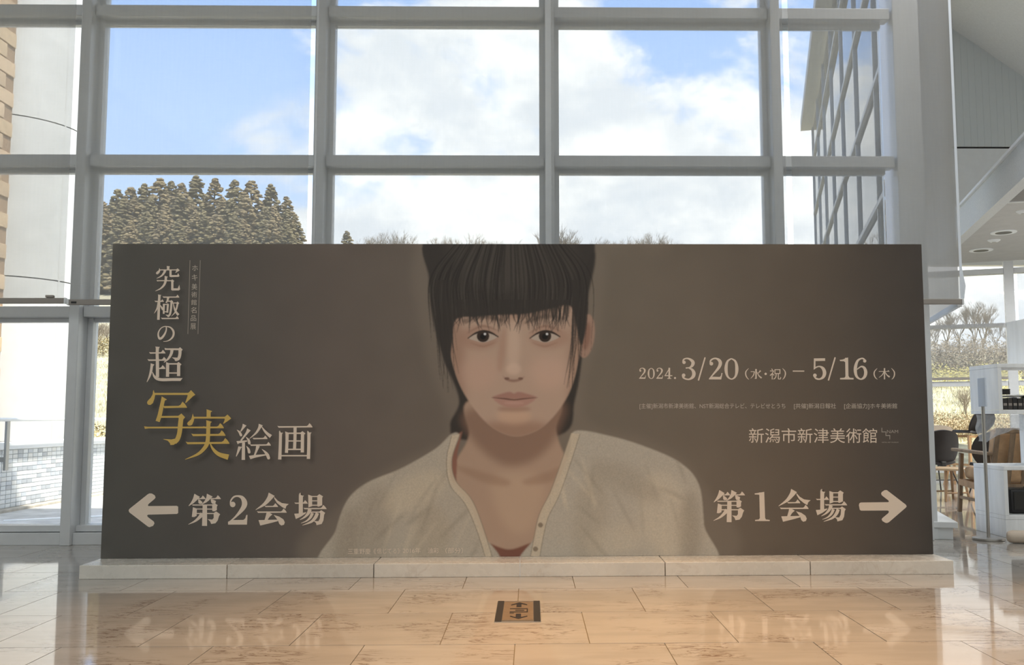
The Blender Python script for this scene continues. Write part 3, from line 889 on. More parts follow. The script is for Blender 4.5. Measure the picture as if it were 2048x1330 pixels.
# ---- the print: painted into an array of albedo values (flat print on a flat board)
def raster(poly_px, blur=1.0, pad=None):
    """soft coverage of a polygon given in photograph pixels -> (slice, alpha)"""
    P = np.array([toI(*p) for p in poly_px])
    pad = int(3 * blur + 4)
    x0, x1 = int(P[:, 0].min()) - pad, int(P[:, 0].max()) + pad
    y0, y1 = int(P[:, 1].min()) - pad, int(P[:, 1].max()) + pad
    w, h = x1 - x0, y1 - y0
    a = np.zeros((h, w), np.float32)
    Q = np.roll(P, -1, 0)
    for r in range(h):
        for sub in (0.25, 0.75):
            y = y0 + r + sub
            m = ((P[:, 1] <= y) & (Q[:, 1] > y)) | ((Q[:, 1] <= y) & (P[:, 1] > y))
            if not m.any():
                continue
            xs_ = np.sort(P[m, 0] + (y - P[m, 1]) / (Q[m, 1] - P[m, 1]) * (Q[m, 0] - P[m, 0])) - x0
            for i in range(0, len(xs_) - 1, 2):
                a[r, int(round(xs_[i])):int(round(xs_[i + 1]))] += 0.5
    return x0, y0, boxblur(a, blur)


def boxblur(a, s):
    if s < 0.6:
        return a
    r = max(1, int(round(s)))
    for ax in (0, 1):
        for _ in range(2):
            p = np.pad(a, [(r + 1, r) if k == ax else (0, 0) for k in (0, 1)], mode='edge')
            c = np.cumsum(p, axis=ax, dtype=np.float64)
            n = a.shape[ax]
            if ax == 0:
                a = ((c[2 * r + 1:2 * r + 1 + n] - c[:n]) / (2 * r + 1)).astype(np.float32)
            else:
                a = ((c[:, 2 * r + 1:2 * r + 1 + n] - c[:, :n]) / (2 * r + 1)).astype(np.float32)
    return a


PK = 1.8   # print albedo per displayed brightness


def ink(c):
    return np.array([min(0.9, v * PK) for v in lin(c)], np.float32)


def lay(poly, color, blur=1.0, op=1.0, clip=None):
    x0, y0, a = raster(poly, blur)
    X0, Y0_ = max(0, x0), max(0, y0)
    X1, Y1 = min(WI, x0 + a.shape[1]), min(HI, y0 + a.shape[0])
    if X1 <= X0 or Y1 <= Y0_:
        return
    a = a[Y0_ - y0:Y1 - y0, X0 - x0:X1 - x0] * op
    if clip is not None:
        a = a * clip[Y0_:Y1, X0:X1]
    d = img_rgb[Y0_:Y1, X0:X1]
    d += a[..., None] * (ink(color) - d)


def full_mask(poly, blur=1.0):
    x0, y0, a = raster(poly, blur)
    M = np.zeros((HI, WI), np.float32)
    X0, Y0_ = max(0, x0), max(0, y0)
    X1, Y1 = min(WI, x0 + a.shape[1]), min(HI, y0 + a.shape[0])
    M[Y0_:Y1, X0:X1] = a[Y0_ - y0:Y1 - y0, X0 - x0:X1 - x0]
    return M


def ell(cx, cy, rx, ry, rot=0.0, n=28):
    c, s = math.cos(rot), math.sin(rot)
    return [(cx + rx * math.cos(t) * c - ry * math.sin(t) * s, cy + rx * math.cos(t) * s + ry * math.sin(t) * c) for t in [2 * math.pi * k / n for k in range(n)]]


def paint_print():
    rg = np.random.default_rng(3)
    xs_ = np.linspace(0, 1, WI)
    stops = [0.0, 0.12, 0.27, 0.42, 0.60, 0.72, 0.86, 0.94, 1.0]
    cols = [(70, 68, 64), (72, 68, 64), (84, 76, 70), (90, 82, 74), (94, 86, 76), (92, 83, 73), (80, 71, 62), (68, 61, 55), (60, 55, 51)]
    A = np.array([ink(c) for c in cols])
    base = np.stack([np.interp(xs_, stops, A[:, i]) for i in range(3)], -1)
    img_rgb[:] = base[None]
    n = boxblur(rg.standard_normal((HI, WI)).astype(np.float32), 30)
    img_rgb[:] *= (1 + 0.35 * n / max(1e-6, np.abs(n).max()))[..., None]
    # printed soft drop shadows under the title lettering
    for ps, off in ((G_CREAM, 7), (G_GOLD, 9)):
        M = np.zeros((HI, WI), np.float32)
        for p in ps:
            x0, y0, a = raster(p + np.array([off, off]), 0.3)
            X0, Y0_ = max(0, x0), max(0, y0)
            s = M[Y0_:y0 + a.shape[0], X0:x0 + a.shape[1]]
            np.maximum(s, a[Y0_ - y0:Y0_ - y0 + s.shape[0], X0 - x0:X0 - x0 + s.shape[1]], out=s)
        M = np.minimum(1, boxblur(M, 6) * 1.25)
        img_rgb[:] *= (1 - 0.42 * M)[..., None]
    # ---------------- a plain generic portrait: dark fringe, grey cardigan
    sp = lambda pts: spline(pts, closed=True, n=8)
    glow = sp([(640, 1130), (690, 1000), (800, 925), (900, 860), (850, 700), (850, 480), (1180, 480), (1200, 640), (1170, 830), (1300, 880), (1400, 960), (1430, 1130)])
    lay(glow, (104, 95, 85), 14, 0.55)
    # hair behind the head
    lay(sp([(872, 470), (858, 560), (866, 640), (888, 720), (918, 800), (900, 850), (930, 880), (1120, 870), (1150, 800), (1166, 700), (1176, 600), (1166, 470)]), (46, 42, 39), 3)
    # neck and chest
    lay(sp([(940, 800), (938, 870), (915, 915), (890, 950), (960, 1130), (1090, 1130), (1165, 950), (1130, 910), (1112, 860), (1112, 800)]), (141, 119, 103), 3)
    lay(sp([(935, 820), (945, 880), (1010, 930), (1075, 915), (1118, 860), (1118, 800)]), (104, 80, 67), 12, 0.75)
    lay(sp([(985, 955), (1010, 1050), (1060, 1060), (1085, 960)]), (156, 134, 115), 16, 0.6)
    lay(sp([(905, 930), (980, 948), (1020, 962), (1010, 972), (960, 962)]), (122, 97, 80), 6, 0.5)
    lay(sp([(1150, 925), (1090, 945), (1045, 962), (1060, 970), (1110, 960)]), (122, 97, 80), 6, 0.5)
    # inner top
    lay(sp([(960, 1085), (1018, 1099), (1080, 1085), (1100, 1140), (945, 1140)]), (100, 66, 55), 1.6)
    lay([(925, 862), (915, 905), (912, 965), (900, 960), (893, 905), (905, 875)], (112, 78, 66), 1.6)
    # cardigan, left and right halves
    cl = sp([(655, 1140), (672, 1060), (695, 1000), (735, 965), (800, 938), (870, 898), (903, 868), (918, 872), (900, 920), (905, 965), (935, 1000), (960, 1060), (984, 1140)])
    cr = sp([(1415, 1140), (1408, 1050), (1398, 970), (1360, 925), (1290, 893), (1220, 872), (1150, 862), (1140, 900), (1120, 955), (1090, 1010), (1072, 1070), (1060, 1140)])
    lay(cl, (144, 136, 124), 2.2)
    lay(cr, (146, 139, 128), 2.2)
    ml, mr = full_mask(cl, 2), full_mask(cr, 2)
    both = np.clip(ml + mr, 0, 1)
    for (x, y, rx, ry, rot, c, op) in ((740, 1060, 40, 90, 0.25, (126, 116, 103), .5), (830, 985, 70, 34, -0.5, (163, 151, 132), .5), (860, 1080, 40, 70, 0.1, (137, 126, 110), .5), (1330, 1030, 50, 90, -0.2, (163, 153, 137), .5),
                                       (1250, 960, 80, 26, 0.45, (128, 119, 106), .5), (1380, 1070, 22, 90, 0, (120, 111, 99), .6), (1180, 1040, 34, 100, 0.1, (134, 125, 111), .5), (690, 1080, 22, 70, 0.2, (122, 112, 99), .6), (1230, 1080, 60, 30, -0.3, (160, 150, 134), .4)):
        lay(ell(x, y, rx, ry, rot), c, 14, op, clip=both)
    for k in range(34):      # folds of the knit
        x = rg.uniform(690, 960) if k % 2 else rg.uniform(1090, 1390)
        y = rg.uniform(930, 1100)
        ang = (0.5 if x < 1000 else -0.5) + rg.normal(0, 0.35) + math.pi / 2
        L_ = rg.uniform(25, 60)
        lay(ell(x, y, L_, rg.uniform(2, 5), ang, 14), (112, 103, 91) if k % 3 else (170, 159, 141), 4, 0.32, clip=both)
    # front bands and buttons
    for pts in (([(903, 872), (893, 920), (900, 970), (930, 1008), (955, 1065), (978, 1140)], [(920, 868), (904, 920), (912, 962), (944, 1000), (968, 1060), (992, 1140)]), ([(1142, 866), (1122, 925), (1100, 985), (1078, 1030), (1066, 1085), (1056, 1140)], [(1160, 868), (1140, 930), (1118, 992), (1096, 1036), (1084, 1088), (1076, 1140)])):
        band = np.vstack([spline(pts[0]), spline(pts[1])[::-1]])
        lay(band, (162, 150, 132), 1.2, 0.8)
        for q in pts:
            s = spline(q)
            lay(np.vstack([s - [0.9, 0], (s + [0.9, 0])[::-1]]), (104, 95, 84), 0.8, 0.7)
    for (bx, by) in ((1081, 1050), (1071, 1098)):
        lay(ell(bx, by, 5, 5), (112, 100, 86), 0.8)
    # ears
    for ex, sgn in ((1172, 1), (893, -1)):
        if sgn > 0:
            lay(ell(ex, 672, 17, 44, 0.12), (134, 109, 95), 2)
            lay(ell(ex + 1, 672, 8, 28, 0.12), (106, 76, 64), 4, 0.7)
    # face
    face = sp([(898, 560), (896, 640), (903, 715), (925, 780), (965, 838), (1010, 868), (1050, 870), (1096, 845), (1136, 790), (1158, 715), (1166, 640), (1160, 560), (1100, 500), (960, 500)])
    lay(face, (149, 127, 112), 2.2)
    fm = full_mask(face, 2)
    for (x, y, rx, ry, rot, c, blur, op) in ((905, 720, 26, 120, -0.05, (126, 99, 84), 16, .8), (1155, 720, 20, 120, 0.05, (130, 104, 88), 14, .7), (1030, 862, 80, 22, 0, (126, 99, 83), 12, .8), (960, 745, 38, 34, 0, (158, 130, 115), 18, .7), (1098, 745, 38, 34, 0, (162, 135, 120), 18, .7),
                                             (1028, 590, 110, 50, 0, (128, 102, 86), 20, .7), (1027, 690, 13, 50, 0, (168, 146, 130), 8, .6), (1027, 738, 15, 12, 0, (172, 149, 133), 5, .7), (958, 676, 40, 24, 0, (132, 102, 87), 9, .6), (1098, 674, 40, 24, 0, (134, 105, 90), 9, .6),
                                             (1004, 700, 8, 46, 0.12, (138, 108, 92), 6, .55), (1028, 832, 34, 16, 0, (168, 138, 117), 9, .6), (1028, 818, 34, 6, 0, (122, 92, 78), 5, .6)):
        lay(ell(x, y, rx, ry, rot), c, blur, op, clip=fm)
    # eyes with lids, level gaze
    for ex in (966, 1090):
        eye = [(ex - 28, 676), (ex - 15, 667), (ex, 663), (ex + 15, 666), (ex + 28, 674), (ex + 13, 682), (ex, 685), (ex - 14, 682)]
        lay(sp(eye), (150, 137, 126), 1.2)
        em = full_mask(sp(eye), 1)
        lay(ell(ex, 672, 12.5, 12.5), (44, 34, 29), 1.2, 1, clip=em)
        lay(ell(ex, 673, 6, 6), (18, 15, 14), 0.8, 1, clip=em)
        lay(ell(ex + 4, 668, 2.4, 2.4), (205, 200, 192), 0.6, 0.9)
        up = spline([(ex - 31, 677, 2), (ex - 16, 667, 4), (ex, 662.5, 5), (ex + 16, 665.5, 4.5), (ex + 31, 674, 2.5)])
        lay(np.vstack([up[:, :2] - np.stack([0 * up[:, 2], up[:, 2] / 2], 1), (up[:, :2] + np.stack([0 * up[:, 2], up[:, 2] / 2], 1))[::-1]]), (42, 33, 29), 0.9)
        lay(sp([(ex - 34, 668), (ex, 650), (ex + 34, 664), (ex, 654)]), (108, 80, 67), 1.6, 0.6)
        lay(sp([(ex - 28, 684), (ex, 691), (ex + 28, 683), (ex, 694)]), (120, 88, 74), 1.6, 0.6)
        sg = 1 if ex > 1000 else -1
        lay(sp([(ex - 38, 640 + 2 * sg), (ex, 629), (ex + 40, 637 - 2 * sg), (ex + 38, 642 - 2 * sg), (ex, 637), (ex - 36, 647)]), (72, 60, 53), 3.0, 0.6)
    # nose and closed mouth
    lay(sp([(1005, 750), (1012, 760), (1027, 764), (1043, 760), (1050, 750), (1044, 756), (1027, 759), (1011, 756)]), (110, 80, 68), 2, 0.8)
    for nx in (1014, 1041):
        lay(ell(nx, 757, 5, 2.6), (84, 58, 50), 1.2, 0.75)
    lay(sp([(984, 795), (1008, 786), (1020, 784), (1028, 787), (1036, 784), (1048, 786), (1074, 795), (1050, 797), (1028, 798), (1006, 797)]), (132, 97, 87), 1.6, 0.9)
    lay(sp([(988, 797), (1028, 800), (1070, 797), (1052, 811), (1028, 815), (1004, 811)]), (143, 109, 98), 1.8, 0.9)
    lay(sp([(982, 795), (1010, 796), (1028, 798), (1048, 796), (1077, 795), (1048, 799), (1028, 801), (1008, 799)]), (84, 54, 47), 0.9, 0.9)
    lay(ell(1028, 806, 20, 3), (158, 125, 113), 2.5, 0.5)
    # fringe and side hair, then strands
    fr = sp([(868, 470), (864, 560), (874, 630), (884, 700), (896, 735), (904, 690), (912, 640), (950, 634), (1000, 630), (1050, 628), (1100, 618), (1140, 612), (1152, 650), (1162, 690), (1174, 640), (1172, 540), (1166, 470)])
    lay(fr, (48, 44, 41), 2.2)
    hm = full_mask(fr, 2)
    lay(sp([(900, 480), (940, 560), (1000, 585), (1060, 560), (1050, 480)]), (66, 61, 56), 18, 0.6, clip=hm)
    lay(sp([(1090, 480), (1120, 540), (1150, 560), (1150, 480)]), (60, 55, 50), 14, 0.5, clip=hm)
    for k in range(150):
        u = rg.uniform(-1, 1)
        x0 = 1022 + u * 146
        x1 = x0 + u * 8 + rg.normal(0, 7)
        y1 = 632 + rg.normal(0, 7) + (0 if abs(u) < 0.8 else rg.uniform(10, 80))
        xm = (x0 + x1) / 2 + u * 10
        q = spline([(x0 * 0.75 + 1022 * 0.25, 484, 1.2), (xm, 560, 1.4), (x1, y1, 0.4)], n=6)
        dark = k % 3
        lay(np.vstack([q[:, :2] - np.stack([q[:, 2], 0 * q[:, 2]], 1), (q[:, :2] + np.stack([q[:, 2], 0 * q[:, 2]], 1))[::-1]]), (34, 31, 29) if dark else (64, 59, 54), 0.9, 0.5)
    for k in range(70):
        x0 = rg.uniform(905, 1140)
        q = spline([(x0, 600, 2.2), (x0 + rg.normal(0, 4), 632, 1.6), (x0 + rg.normal(0, 9), 646 + rg.uniform(0, 22), 0.3)], n=5)
        lay(np.vstack([q[:, :2] - np.stack([q[:, 2], 0 * q[:, 2]], 1), (q[:, :2] + np.stack([q[:, 2], 0 * q[:, 2]], 1))[::-1]]), (46, 42, 39), 0.8, 0.75)
    for k in range(26):
        sd = -1 if k % 2 else 1
        x0 = 1022 + sd * rg.uniform(120, 148)
        q = spline([(x0, 560, 1.2), (x0 + sd * rg.uniform(-6, 8), 660, 1.2), (x0 + sd * rg.uniform(-20, 4), 740 + rg.uniform(0, 50), 0.3)], n=6)
        lay(np.vstack([q[:, :2] - np.stack([q[:, 2], 0 * q[:, 2]], 1), (q[:, :2] + np.stack([q[:, 2], 0 * q[:, 2]], 1))[::-1]]), (46, 42, 39), 0.7, 0.7)
    gr_ = boxblur(rg.standard_normal((HI, WI)).astype(np.float32), 1.2)
    img_rgb[:] *= (1 + 0.05 * both * gr_ / gr_.std() * 0.6)[..., None]
    np.clip(img_rgb, 0.004, 0.9, out=img_rgb)


paint_print()
im = bpy.data.images.new('board_print', WI, HI, alpha=False, float_buffer=True)
im.colorspace_settings.name = 'Non-Color'
px_ = np.ones((HI, WI, 4), np.float32)
px_[..., :3] = img_rgb[::-1]
im.pixels.foreach_set(px_.ravel())
im.update()
im.pack()
MP = bpy.data.materials.new('board_print')
MP.use_nodes = True
t = NT(MP.node_tree)
out = t.n('ShaderNodeOutputMaterial')
bs = t.n('ShaderNodeBsdfPrincipled')
bs.inputs['Roughness'].default_value = 0.62
bs.inputs['Specular IOR Level'].default_value = 0.3
ti = t.n('ShaderNodeTexImage', image=im, extension='EXTEND')
t.l(ti.outputs[0], bs.inputs['Base Color'])
t.l(bs.outputs[0], out.inputs[0])

bd = thing('exhibition_board', 'huge dark brown exhibition board with portrait, Japanese lettering and arrows', 'billboard', (-0.064, YB, BZ0))
O_ = Vector((-0.064, YB, BZ0))
MB().span((BX0 - O_.x, 0.0006, 0.0), (BX1 - O_.x, 0.11, BZ1 - BZ0), bevel=0.002).build('panel', M_BOARD, bd)
me = bpy.data.meshes.new('printed_face')
me.from_pydata([(BX0 - O_.x, 0, 0), (BX1 - O_.x, 0, 0), (BX1 - O_.x, 0, BZ1 - BZ0), (BX0 - O_.x, 0, BZ1 - BZ0)], [], [(0, 1, 2, 3)])
uv = me.uv_layers.new(name='UVMap')
for i, c in enumerate(((0, 0), (1, 0), (1, 1), (0, 1))):
    uv.data[i].uv = c
me.materials.append(MP)
pf = link('printed_face', me, bd)
pf['label'] = 'dark print with a generic portrait of a woman in grey cardigan'


def letters(polys, m, label=None, name='lettering', lift=0.0012):
    bm = bmesh.new()
    for p in polys:
        lift += 8e-6
        co = [toB(x, y, lift) - O_ for x, y in p]
        vs = [bm.verts.new(c) for c in co]
        for tri in tessellate_polygon([co]):
            a, b, c = (co[i] for i in tri)
            tri = tri if (b - a).cross(c - a).y < 0 else tri[::-1]
            try:
                bm.faces.new([vs[i] for i in tri])
            except Exception:
                pass
    me = bpy.data.meshes.new(name)
    bm.to_mesh(me)
    bm.free()
    me.materials.append(m)
    o = link(name, me, bd)
    if label:
        o['label'] = label
    return o


for key, ox, oy, sc in (('kyu', 300, 525, 11.083), ('goku', 300, 525, 11.083), ('no', 285, 640, 10.233), ('cho', 285, 640, 10.233), ('kai4', 465, 835, 12.047), ('ga', 465, 835, 12.047),
                        ('dai', 370, 980, 7.062), ('two', 370, 980, 7.062), ('kai', 370, 980, 7.062), ('ba', 370, 980, 7.062), ('one', 1400, 960, 4.763)):
    letters(place(G[key], ox, oy, sc), M_CREAM, name='character')
for key in ('sha', 'jitsu'):
    letters(place(G[key], 280, 770, 8.3105), M_GOLD, 'large gold character', name='character', lift=0.0016 if key == 'sha' else 0.0026)
for key in ('dai', 'kai', 'ba'):
    letters([np.stack([1427.3 + (p[:, 0] - 377.1) * k1, 981.0 + (p[:, 1] - 988.5)], 1) for p in place(G[key], 370, 980, 7.062)], M_CREAM, name='character')
for ps in DATE_PARTS:
    letters(ps, M_CREAM, name='character')
letters(ARROW_L, M_CREAM, 'fat cream arrow pointing left', 'arrow')
letters(ARROW_R, M_CREAM, 'fat cream arrow pointing right', 'arrow')


def font_mesh(s):
    c = bpy.data.curves.new('text', 'FONT')
    c.body = s
    c.size = 1
    o = bpy.data.objects.new('text', c)
    COL.objects.link(o)
    dg = bpy.context.evaluated_depsgraph_get()
    dg.update()
    me = bpy.data.meshes.new_from_object(o.evaluated_get(dg))
    V = np.array([v.co[:2] for v in me.vertices])
    Fc = [tuple(p.vertices) for p in me.polygons]
    bpy.data.objects.remove(o, do_unlink=True)
    bpy.data.curves.remove(c)
    bpy.data.meshes.remove(me)
    return V, Fc


def fit_text(items, m, label=None, split=0, stuff=False):
    """items: (string, x0, x1, y0, y1) boxes in photograph pixels on the board; split: one part per full-width character"""
    groups = {}
    for s, x0, x1, y0, y1 in items:
        V, Fc = font_mesh(s)
        mn, mx = V.min(0), V.max(0)
        U = (V - mn) / np.maximum(mx - mn, 1e-6)
        for f in Fc:
            k = min(split - 1, int(U[list(f), 0].mean() * split)) if split else 0
            vs, fs, mp = groups.setdefault(k, ([], [], {}))
            ids = []
            for i in f:
                key = (s, i)
                if key not in mp:
                    mp[key] = len(vs)
                    vs.append(tuple(toB(x0 + U[i, 0] * (x1 - x0), y1 + U[i, 1] * (y0 - y1), 0.0012) - O_))
                ids.append(mp[key])
            fs.append(tuple(ids))
    nm = 'lettering' if stuff else 'character'
    for k in sorted(groups):
        me = bpy.data.meshes.new(nm)
        me.from_pydata(groups[k][0], [], groups[k][1])
        me.materials.append(m)
        o = link(nm, me, bd)
        if label:
            o['label'] = label
        if stuff:
            o['kind'] = 'stuff'


M_CREAM2 = mat('pale_print', (0.42, 0.365, 0.31), 0.6)
fit_text([('新潟市新津美術館', 1497.8, 1754.1, 856.5, 886)], M_CREAM, split=8)
fit_text([('祝', 1539.5, 1562.2, 737, 759)], M_CREAM)
fit_text([('[主催]新潟市新津美術館、NST新潟総合テレビ、テレビせとうち', 1279.2, 1570.6, 806.6, 818.6), ('[共催]新潟日報社', 1587.9, 1672, 806.6, 818.6), ('[企画協力]ホキ美術館', 1688.4, 1794.3, 806.6, 818.6)], mat('organiser_print', (0.58, 0.50, 0.42), 0.6), 'small line of organisers', stuff=True)
fit_text([('NAM', 1774, 1796.3, 860, 866.2), ('NIITSU ART MUSEUM', 1763.8, 1796.8, 883.6, 885.8)], M_CREAM2, 'tiny text beside the logo', stuff=True)
letters([np.stack([1740 + p[:, 0] / 22.17, 840 + p[:, 1] / 22.17], 1) for p in glyph([('P', [(510, 345), (540, 345), (540, 512), (722, 510), (720, 672), (895, 665), (890, 860), (865, 860), (862, 704), (688, 708), (690, 540), (512, 545)])])], M_CREAM2, 'stepped line logo', 'logo')
fit_text([('三重野慶', 695.7, 741, 1097, 1108.5), ('《', 747, 752, 1097, 1108.5), ('信じてる', 754, 793, 1096.5, 1107.5), ('》', 795, 800, 1096.5, 1107.5), ('2016年', 805.5, 841.5, 1095.5, 1106.5), ('油彩', 855.5, 877.5, 1095.5, 1106.5), ('（部分）', 891, 926, 1095.5, 1106.5)], M_CREAM, 'small caption line', stuff=True)
vert = [('ホ', 92, 126), ('キ', 147, 185), ('美', 203, 240), ('術', 252, 287), ('館', 300, 333), ('名', 345, 382), ('品', 395, 430), ('展', 443, 480)]
for s, y0, y1 in vert:
    xc = 393 - (y0 + y1 - 218) / 2 * 0.031
    fit_text([(s, 260 + (xc - 17) / 3.0238, 260 + (xc + 17) / 3.0238, 500 + y0 / 3.0238, 500 + y1 / 3.0238)], mat('organiser_print', (0.58, 0.50, 0.42)))
for q in ([(363, 62, 3), (350, 508, 3)], [(425, 62, 3), (411, 508, 3)]):
    letters([np.stack([260 + p[:, 0] / 3.0238, 500 + p[:, 1] / 3.0238], 1) for p in glyph([('S', q)])], M_CREAM2, name='rule_line')

# ================================================================== FLOOR OUTLET BOX
ob = thing('floor_outlet_cover', 'square brushed metal floor outlet cover with two arrows, before the board', 'outlet cover', (-0.06, 4.41, 0.0))
hw = 0.104
hd = 0.232
M_OB = mat('outlet_plate', (0.30, 0.225, 0.155), 0.45, metal=0.5, var=0.08, scale=40)
MB().span((-hw, -hd, 0.0), (hw, hd, 0.003), bevel=0.001).build('frame', M_STEEL, ob)
MB().span((-hw + 0.002, -hd + 0.006, 0.003), (-hw + 0.032, hd - 0.006, 0.0055), bevel=0.001).build('end_strip', M_DSTEEL, ob)
MB().span((hw - 0.032, -hd + 0.006, 0.003), (hw - 0.002, hd - 0.006, 0.0055), bevel=0.001).build('end_strip', M_DSTEEL, ob)
MB().span((-hw + 0.034, -hd + 0.03, 0.003), (hw - 0.034, hd - 0.03, 0.006), bevel=0.001).build('plate', M_OB, ob)
fy = lambda v: (0.5 - v) * 2 * (hd - 0.03)
fx = lambda u: (u - 0.5) * 2 * (hw - 0.034)


def mark(polys, name):
    mb = MB()
    for P in polys:
        mb.prism([(fx(u), fy(v), 0.0061) for u, v in P], (0, 0, 0.0008))
    mb.build(name, M_BLACK, ob)


mark([[(.43, .33), (.43, .16), (.25, .23), (.24, .19), (.53, .05), (.80, .18), (.79, .22), (.60, .15), (.60, .33)]], 'arrow_mark')
mark([[(.43, .70), (.60, .70), (.60, .88), (.80, .80), (.81, .84), (.52, .97), (.24, .84), (.25, .80), (.43, .88)]], 'arrow_mark')
mark([[(.22, .40), (.82, .40), (.82, .62), (.22, .62), (.22, .58), (.78, .58), (.78, .44), (.22, .44)], [(.40, .49), (.70, .49), (.70, .53), (.40, .53)], [(.22, .65), (.36, .65), (.36, .68), (.22, .68)]], 'label_mark')

# ================================================================== CAFE THINGS
lg = thing('low_ledge', 'low white ledge with overhanging slab, right behind the board', 'ledge', (2.97, 6.83, 0), -WING)
MB().span((-0.30, 0.03, 0), (0.13, 3.2, 0.085), bevel=0.003).build('base', M_WHITE, lg)
MB().span((-0.32, 0.0, 0.0865), (0.16, 3.2, 0.13), bevel=0.004).build('slab', M_WHITE, lg)

# sign stand
ss = thing('sign_stand', 'slim steel sign stand with small white panel and round base', 'sign stand', (3.352, 6.80, 0))
MB().lathe([(0.108, 0.0), (0.112, 0.004), (0.112, 0.016), (0.10, 0.020), (0.02, 0.0215)], seg=36).build('base', M_STEEL, ss, smooth=40)
MB().tube([(0, 0, 0.02), (0, 0, 0.975)], 0.0125, 14).build('pole', M_STEEL, ss, smooth=40)
MB().box((0, 0, 1.08), (0.012, 0.155, 0.212), rot=Matrix.Rotation(math.radians(-8), 3, 'Z'), bevel=0.002).build('panel', mat('sign_panel', (0.66, 0.74, 0.86), 0.4), ss)


# whitewashed cubes
def cube_shelf(name, label, x0, y0, z0, w, d, h, th=0.03, base=0.0, open_=True):
    r = thing(name, label, 'shelf box', (x0, y0, z0), group='whitewashed box shelves')
    zb = 0.0
    if base:
        MB().span((0.0, 0.0, 0), (w, d, base), bevel=0.002).build('base', M_WASH, r)
        zb = base + 0.001
    if open_:
        MB().span((0, 0, zb + th + 0.001), (th, d, h - th - 0.001), bevel=0.002).build('side_panel', M_WASH, r)
        MB().span((w - th, 0, zb + th + 0.001), (w, d, h - th - 0.001), bevel=0.002).build('side_panel', M_WASH, r)
        MB().span((0, 0, zb), (w, d, zb + th), bevel=0.002).build('bottom_panel', M_WASH, r)
        MB().span((0, 0, h - th), (w, d, h), bevel=0.002).build('top_panel', M_WASH, r)
    else:
        MB().span((0, 0, zb), (w, d, h), bevel=0.002).build('panel', M_WASH, r)
    return r


cube_shelf('shelf_box', 'lowest whitewashed open box shelf standing on the floor', 3.545, 6.92, 0, 0.62, 0.47, 0.528, base=0.13)
cube_shelf('shelf_box', 'narrow whitewashed upright box between lower and upper box shelf', 3.92, 6.95, 0.529, 0.24, 0.42, 0.39, open_=False)
cube_shelf('shelf_box', 'upper whitewashed open box shelf holding dark books', 3.535, 6.92, 0.92, 0.60, 0.45, 0.38)
cube_shelf('shelf_box', 'topmost whitewashed box at the right picture edge', 3.86, 7.02, 1.301, 0.28, 0.36, 0.36, open_=False)
for k in range(6):
    bk_ = thing('book', '%s dark book from the left in the upper box shelf' % ORD[k], 'book', (3.588 + 0.0385 * k, 7.02, 0.9515), group='dark books in the upper box shelf')
    MB().span((0, -0.055, 0.0), (0.036, 0.06, 0.086 + 0.003 * (k % 3)), bevel=0.004).build('cover', mat('book_dark_%d' % (k % 3), [(0.03, 0.027, 0.025), (0.05, 0.044, 0.04), (0.02, 0.02, 0.02)][k % 3], 0.5), bk_)
    MB().span((0.005, -0.0565, 0.03), (0.031, -0.0552, 0.05)).build('spine_band', mat('spine_band', (0.28, 0.25, 0.22), 0.5), bk_)
cp_ = MB()
cp_.grid(lambda u, v: (0.22 * u - 0.11, 0.12 * v - 0.06, 0.006 + 0.008 * math.sin(9 * u + 4 * v) * u + 0.004 * math.cos(14 * v)), 14, 8, 0.006)
tag(cp_.build('folded_cloth', mat('pale_cloth', (0.55, 0.55, 0.53), 0.8), loc=(3.70, 7.02, 1.052), smooth=True), 'pale folded cloth lying on the row of dark books', 'cloth')
db = thing('small_box', 'small dark box lying at the left end above the books', 'box', (3.622, 7.02, 1.068))
MB().span((-0.035, -0.04, 0), (0.035, 0.04, 0.03), bevel=0.003).build('body', M_DARK, db)
MB().span((-0.036, -0.041, 0.0305), (0.036, 0.041, 0.042), bevel=0.003).build('lid', M_DSTEEL, db)
bb = thing('black_case', 'black case with rounded lower edge inside the lowest box shelf', 'case', (3.80, 7.15, 0.162))
MB().span((-0.14, -0.10, 0.0), (0.25, 0.12, 0.185), bevel=0.02).build('body', M_BLACK, bb, smooth=40)
MB().span((-0.12, -0.108, 0.03), (0.23, -0.1005, 0.165), bevel=0.003).build('front_panel', M_DSTEEL, bb)
MB().span((0.02, -0.02, 0.186), (0.10, 0.02, 0.2), bevel=0.006).build('handle', M_DSTEEL, bb)
# crumpled clear plastic hanging under the upper box
M_PLAS = mat_sheer('clear_plastic', (0.80, 0.83, 0.86), 0.42, var=0.1, translucent=0.35)


def plas(u, v):
    return (-0.075 + 0.40 * u + 0.02 * math.sin(8 * v + 5 * u) * (1 - u), 0.04 * math.sin(5 * u + 0.4) + 0.03 * math.sin(26 * u + 7 * v) * (1 - u) ** 2, -0.004 - 0.215 * v * (0.78 + 0.22 * math.sin(1.0 + 5.0 * u)) + 0.006 * math.sin(20 * u) * v)


tag(MB().grid(plas, 40, 30).build('plastic_sheet', M_PLAS, loc=(3.575, 7.2, 0.918), smooth=True), 'crumpled clear plastic sheet hanging under the upper box shelf', 'plastic sheet')
tb = thing('paper_roll', 'beige rolled paper tube lying on the floor at right edge', 'roll', (3.40, 6.63, 0.046), math.radians(-14))
MB().tube([(0.0, 0, 0), (0.004, 0, 0), (0.018, 0, 0), (0.04, 0, 0), (0.8, 0, 0)], [0.02, 0.032, 0.041, 0.0455, 0.0455], 20).build('tube', mat('kraft_paper', (0.56, 0.47, 0.38), 0.6, var=0.05), tb, smooth=50)
MB().tube([(0.8005, 0, 0), (0.81, 0, 0)], 0.043, 20).build('end_cap', M_WHITE, tb)


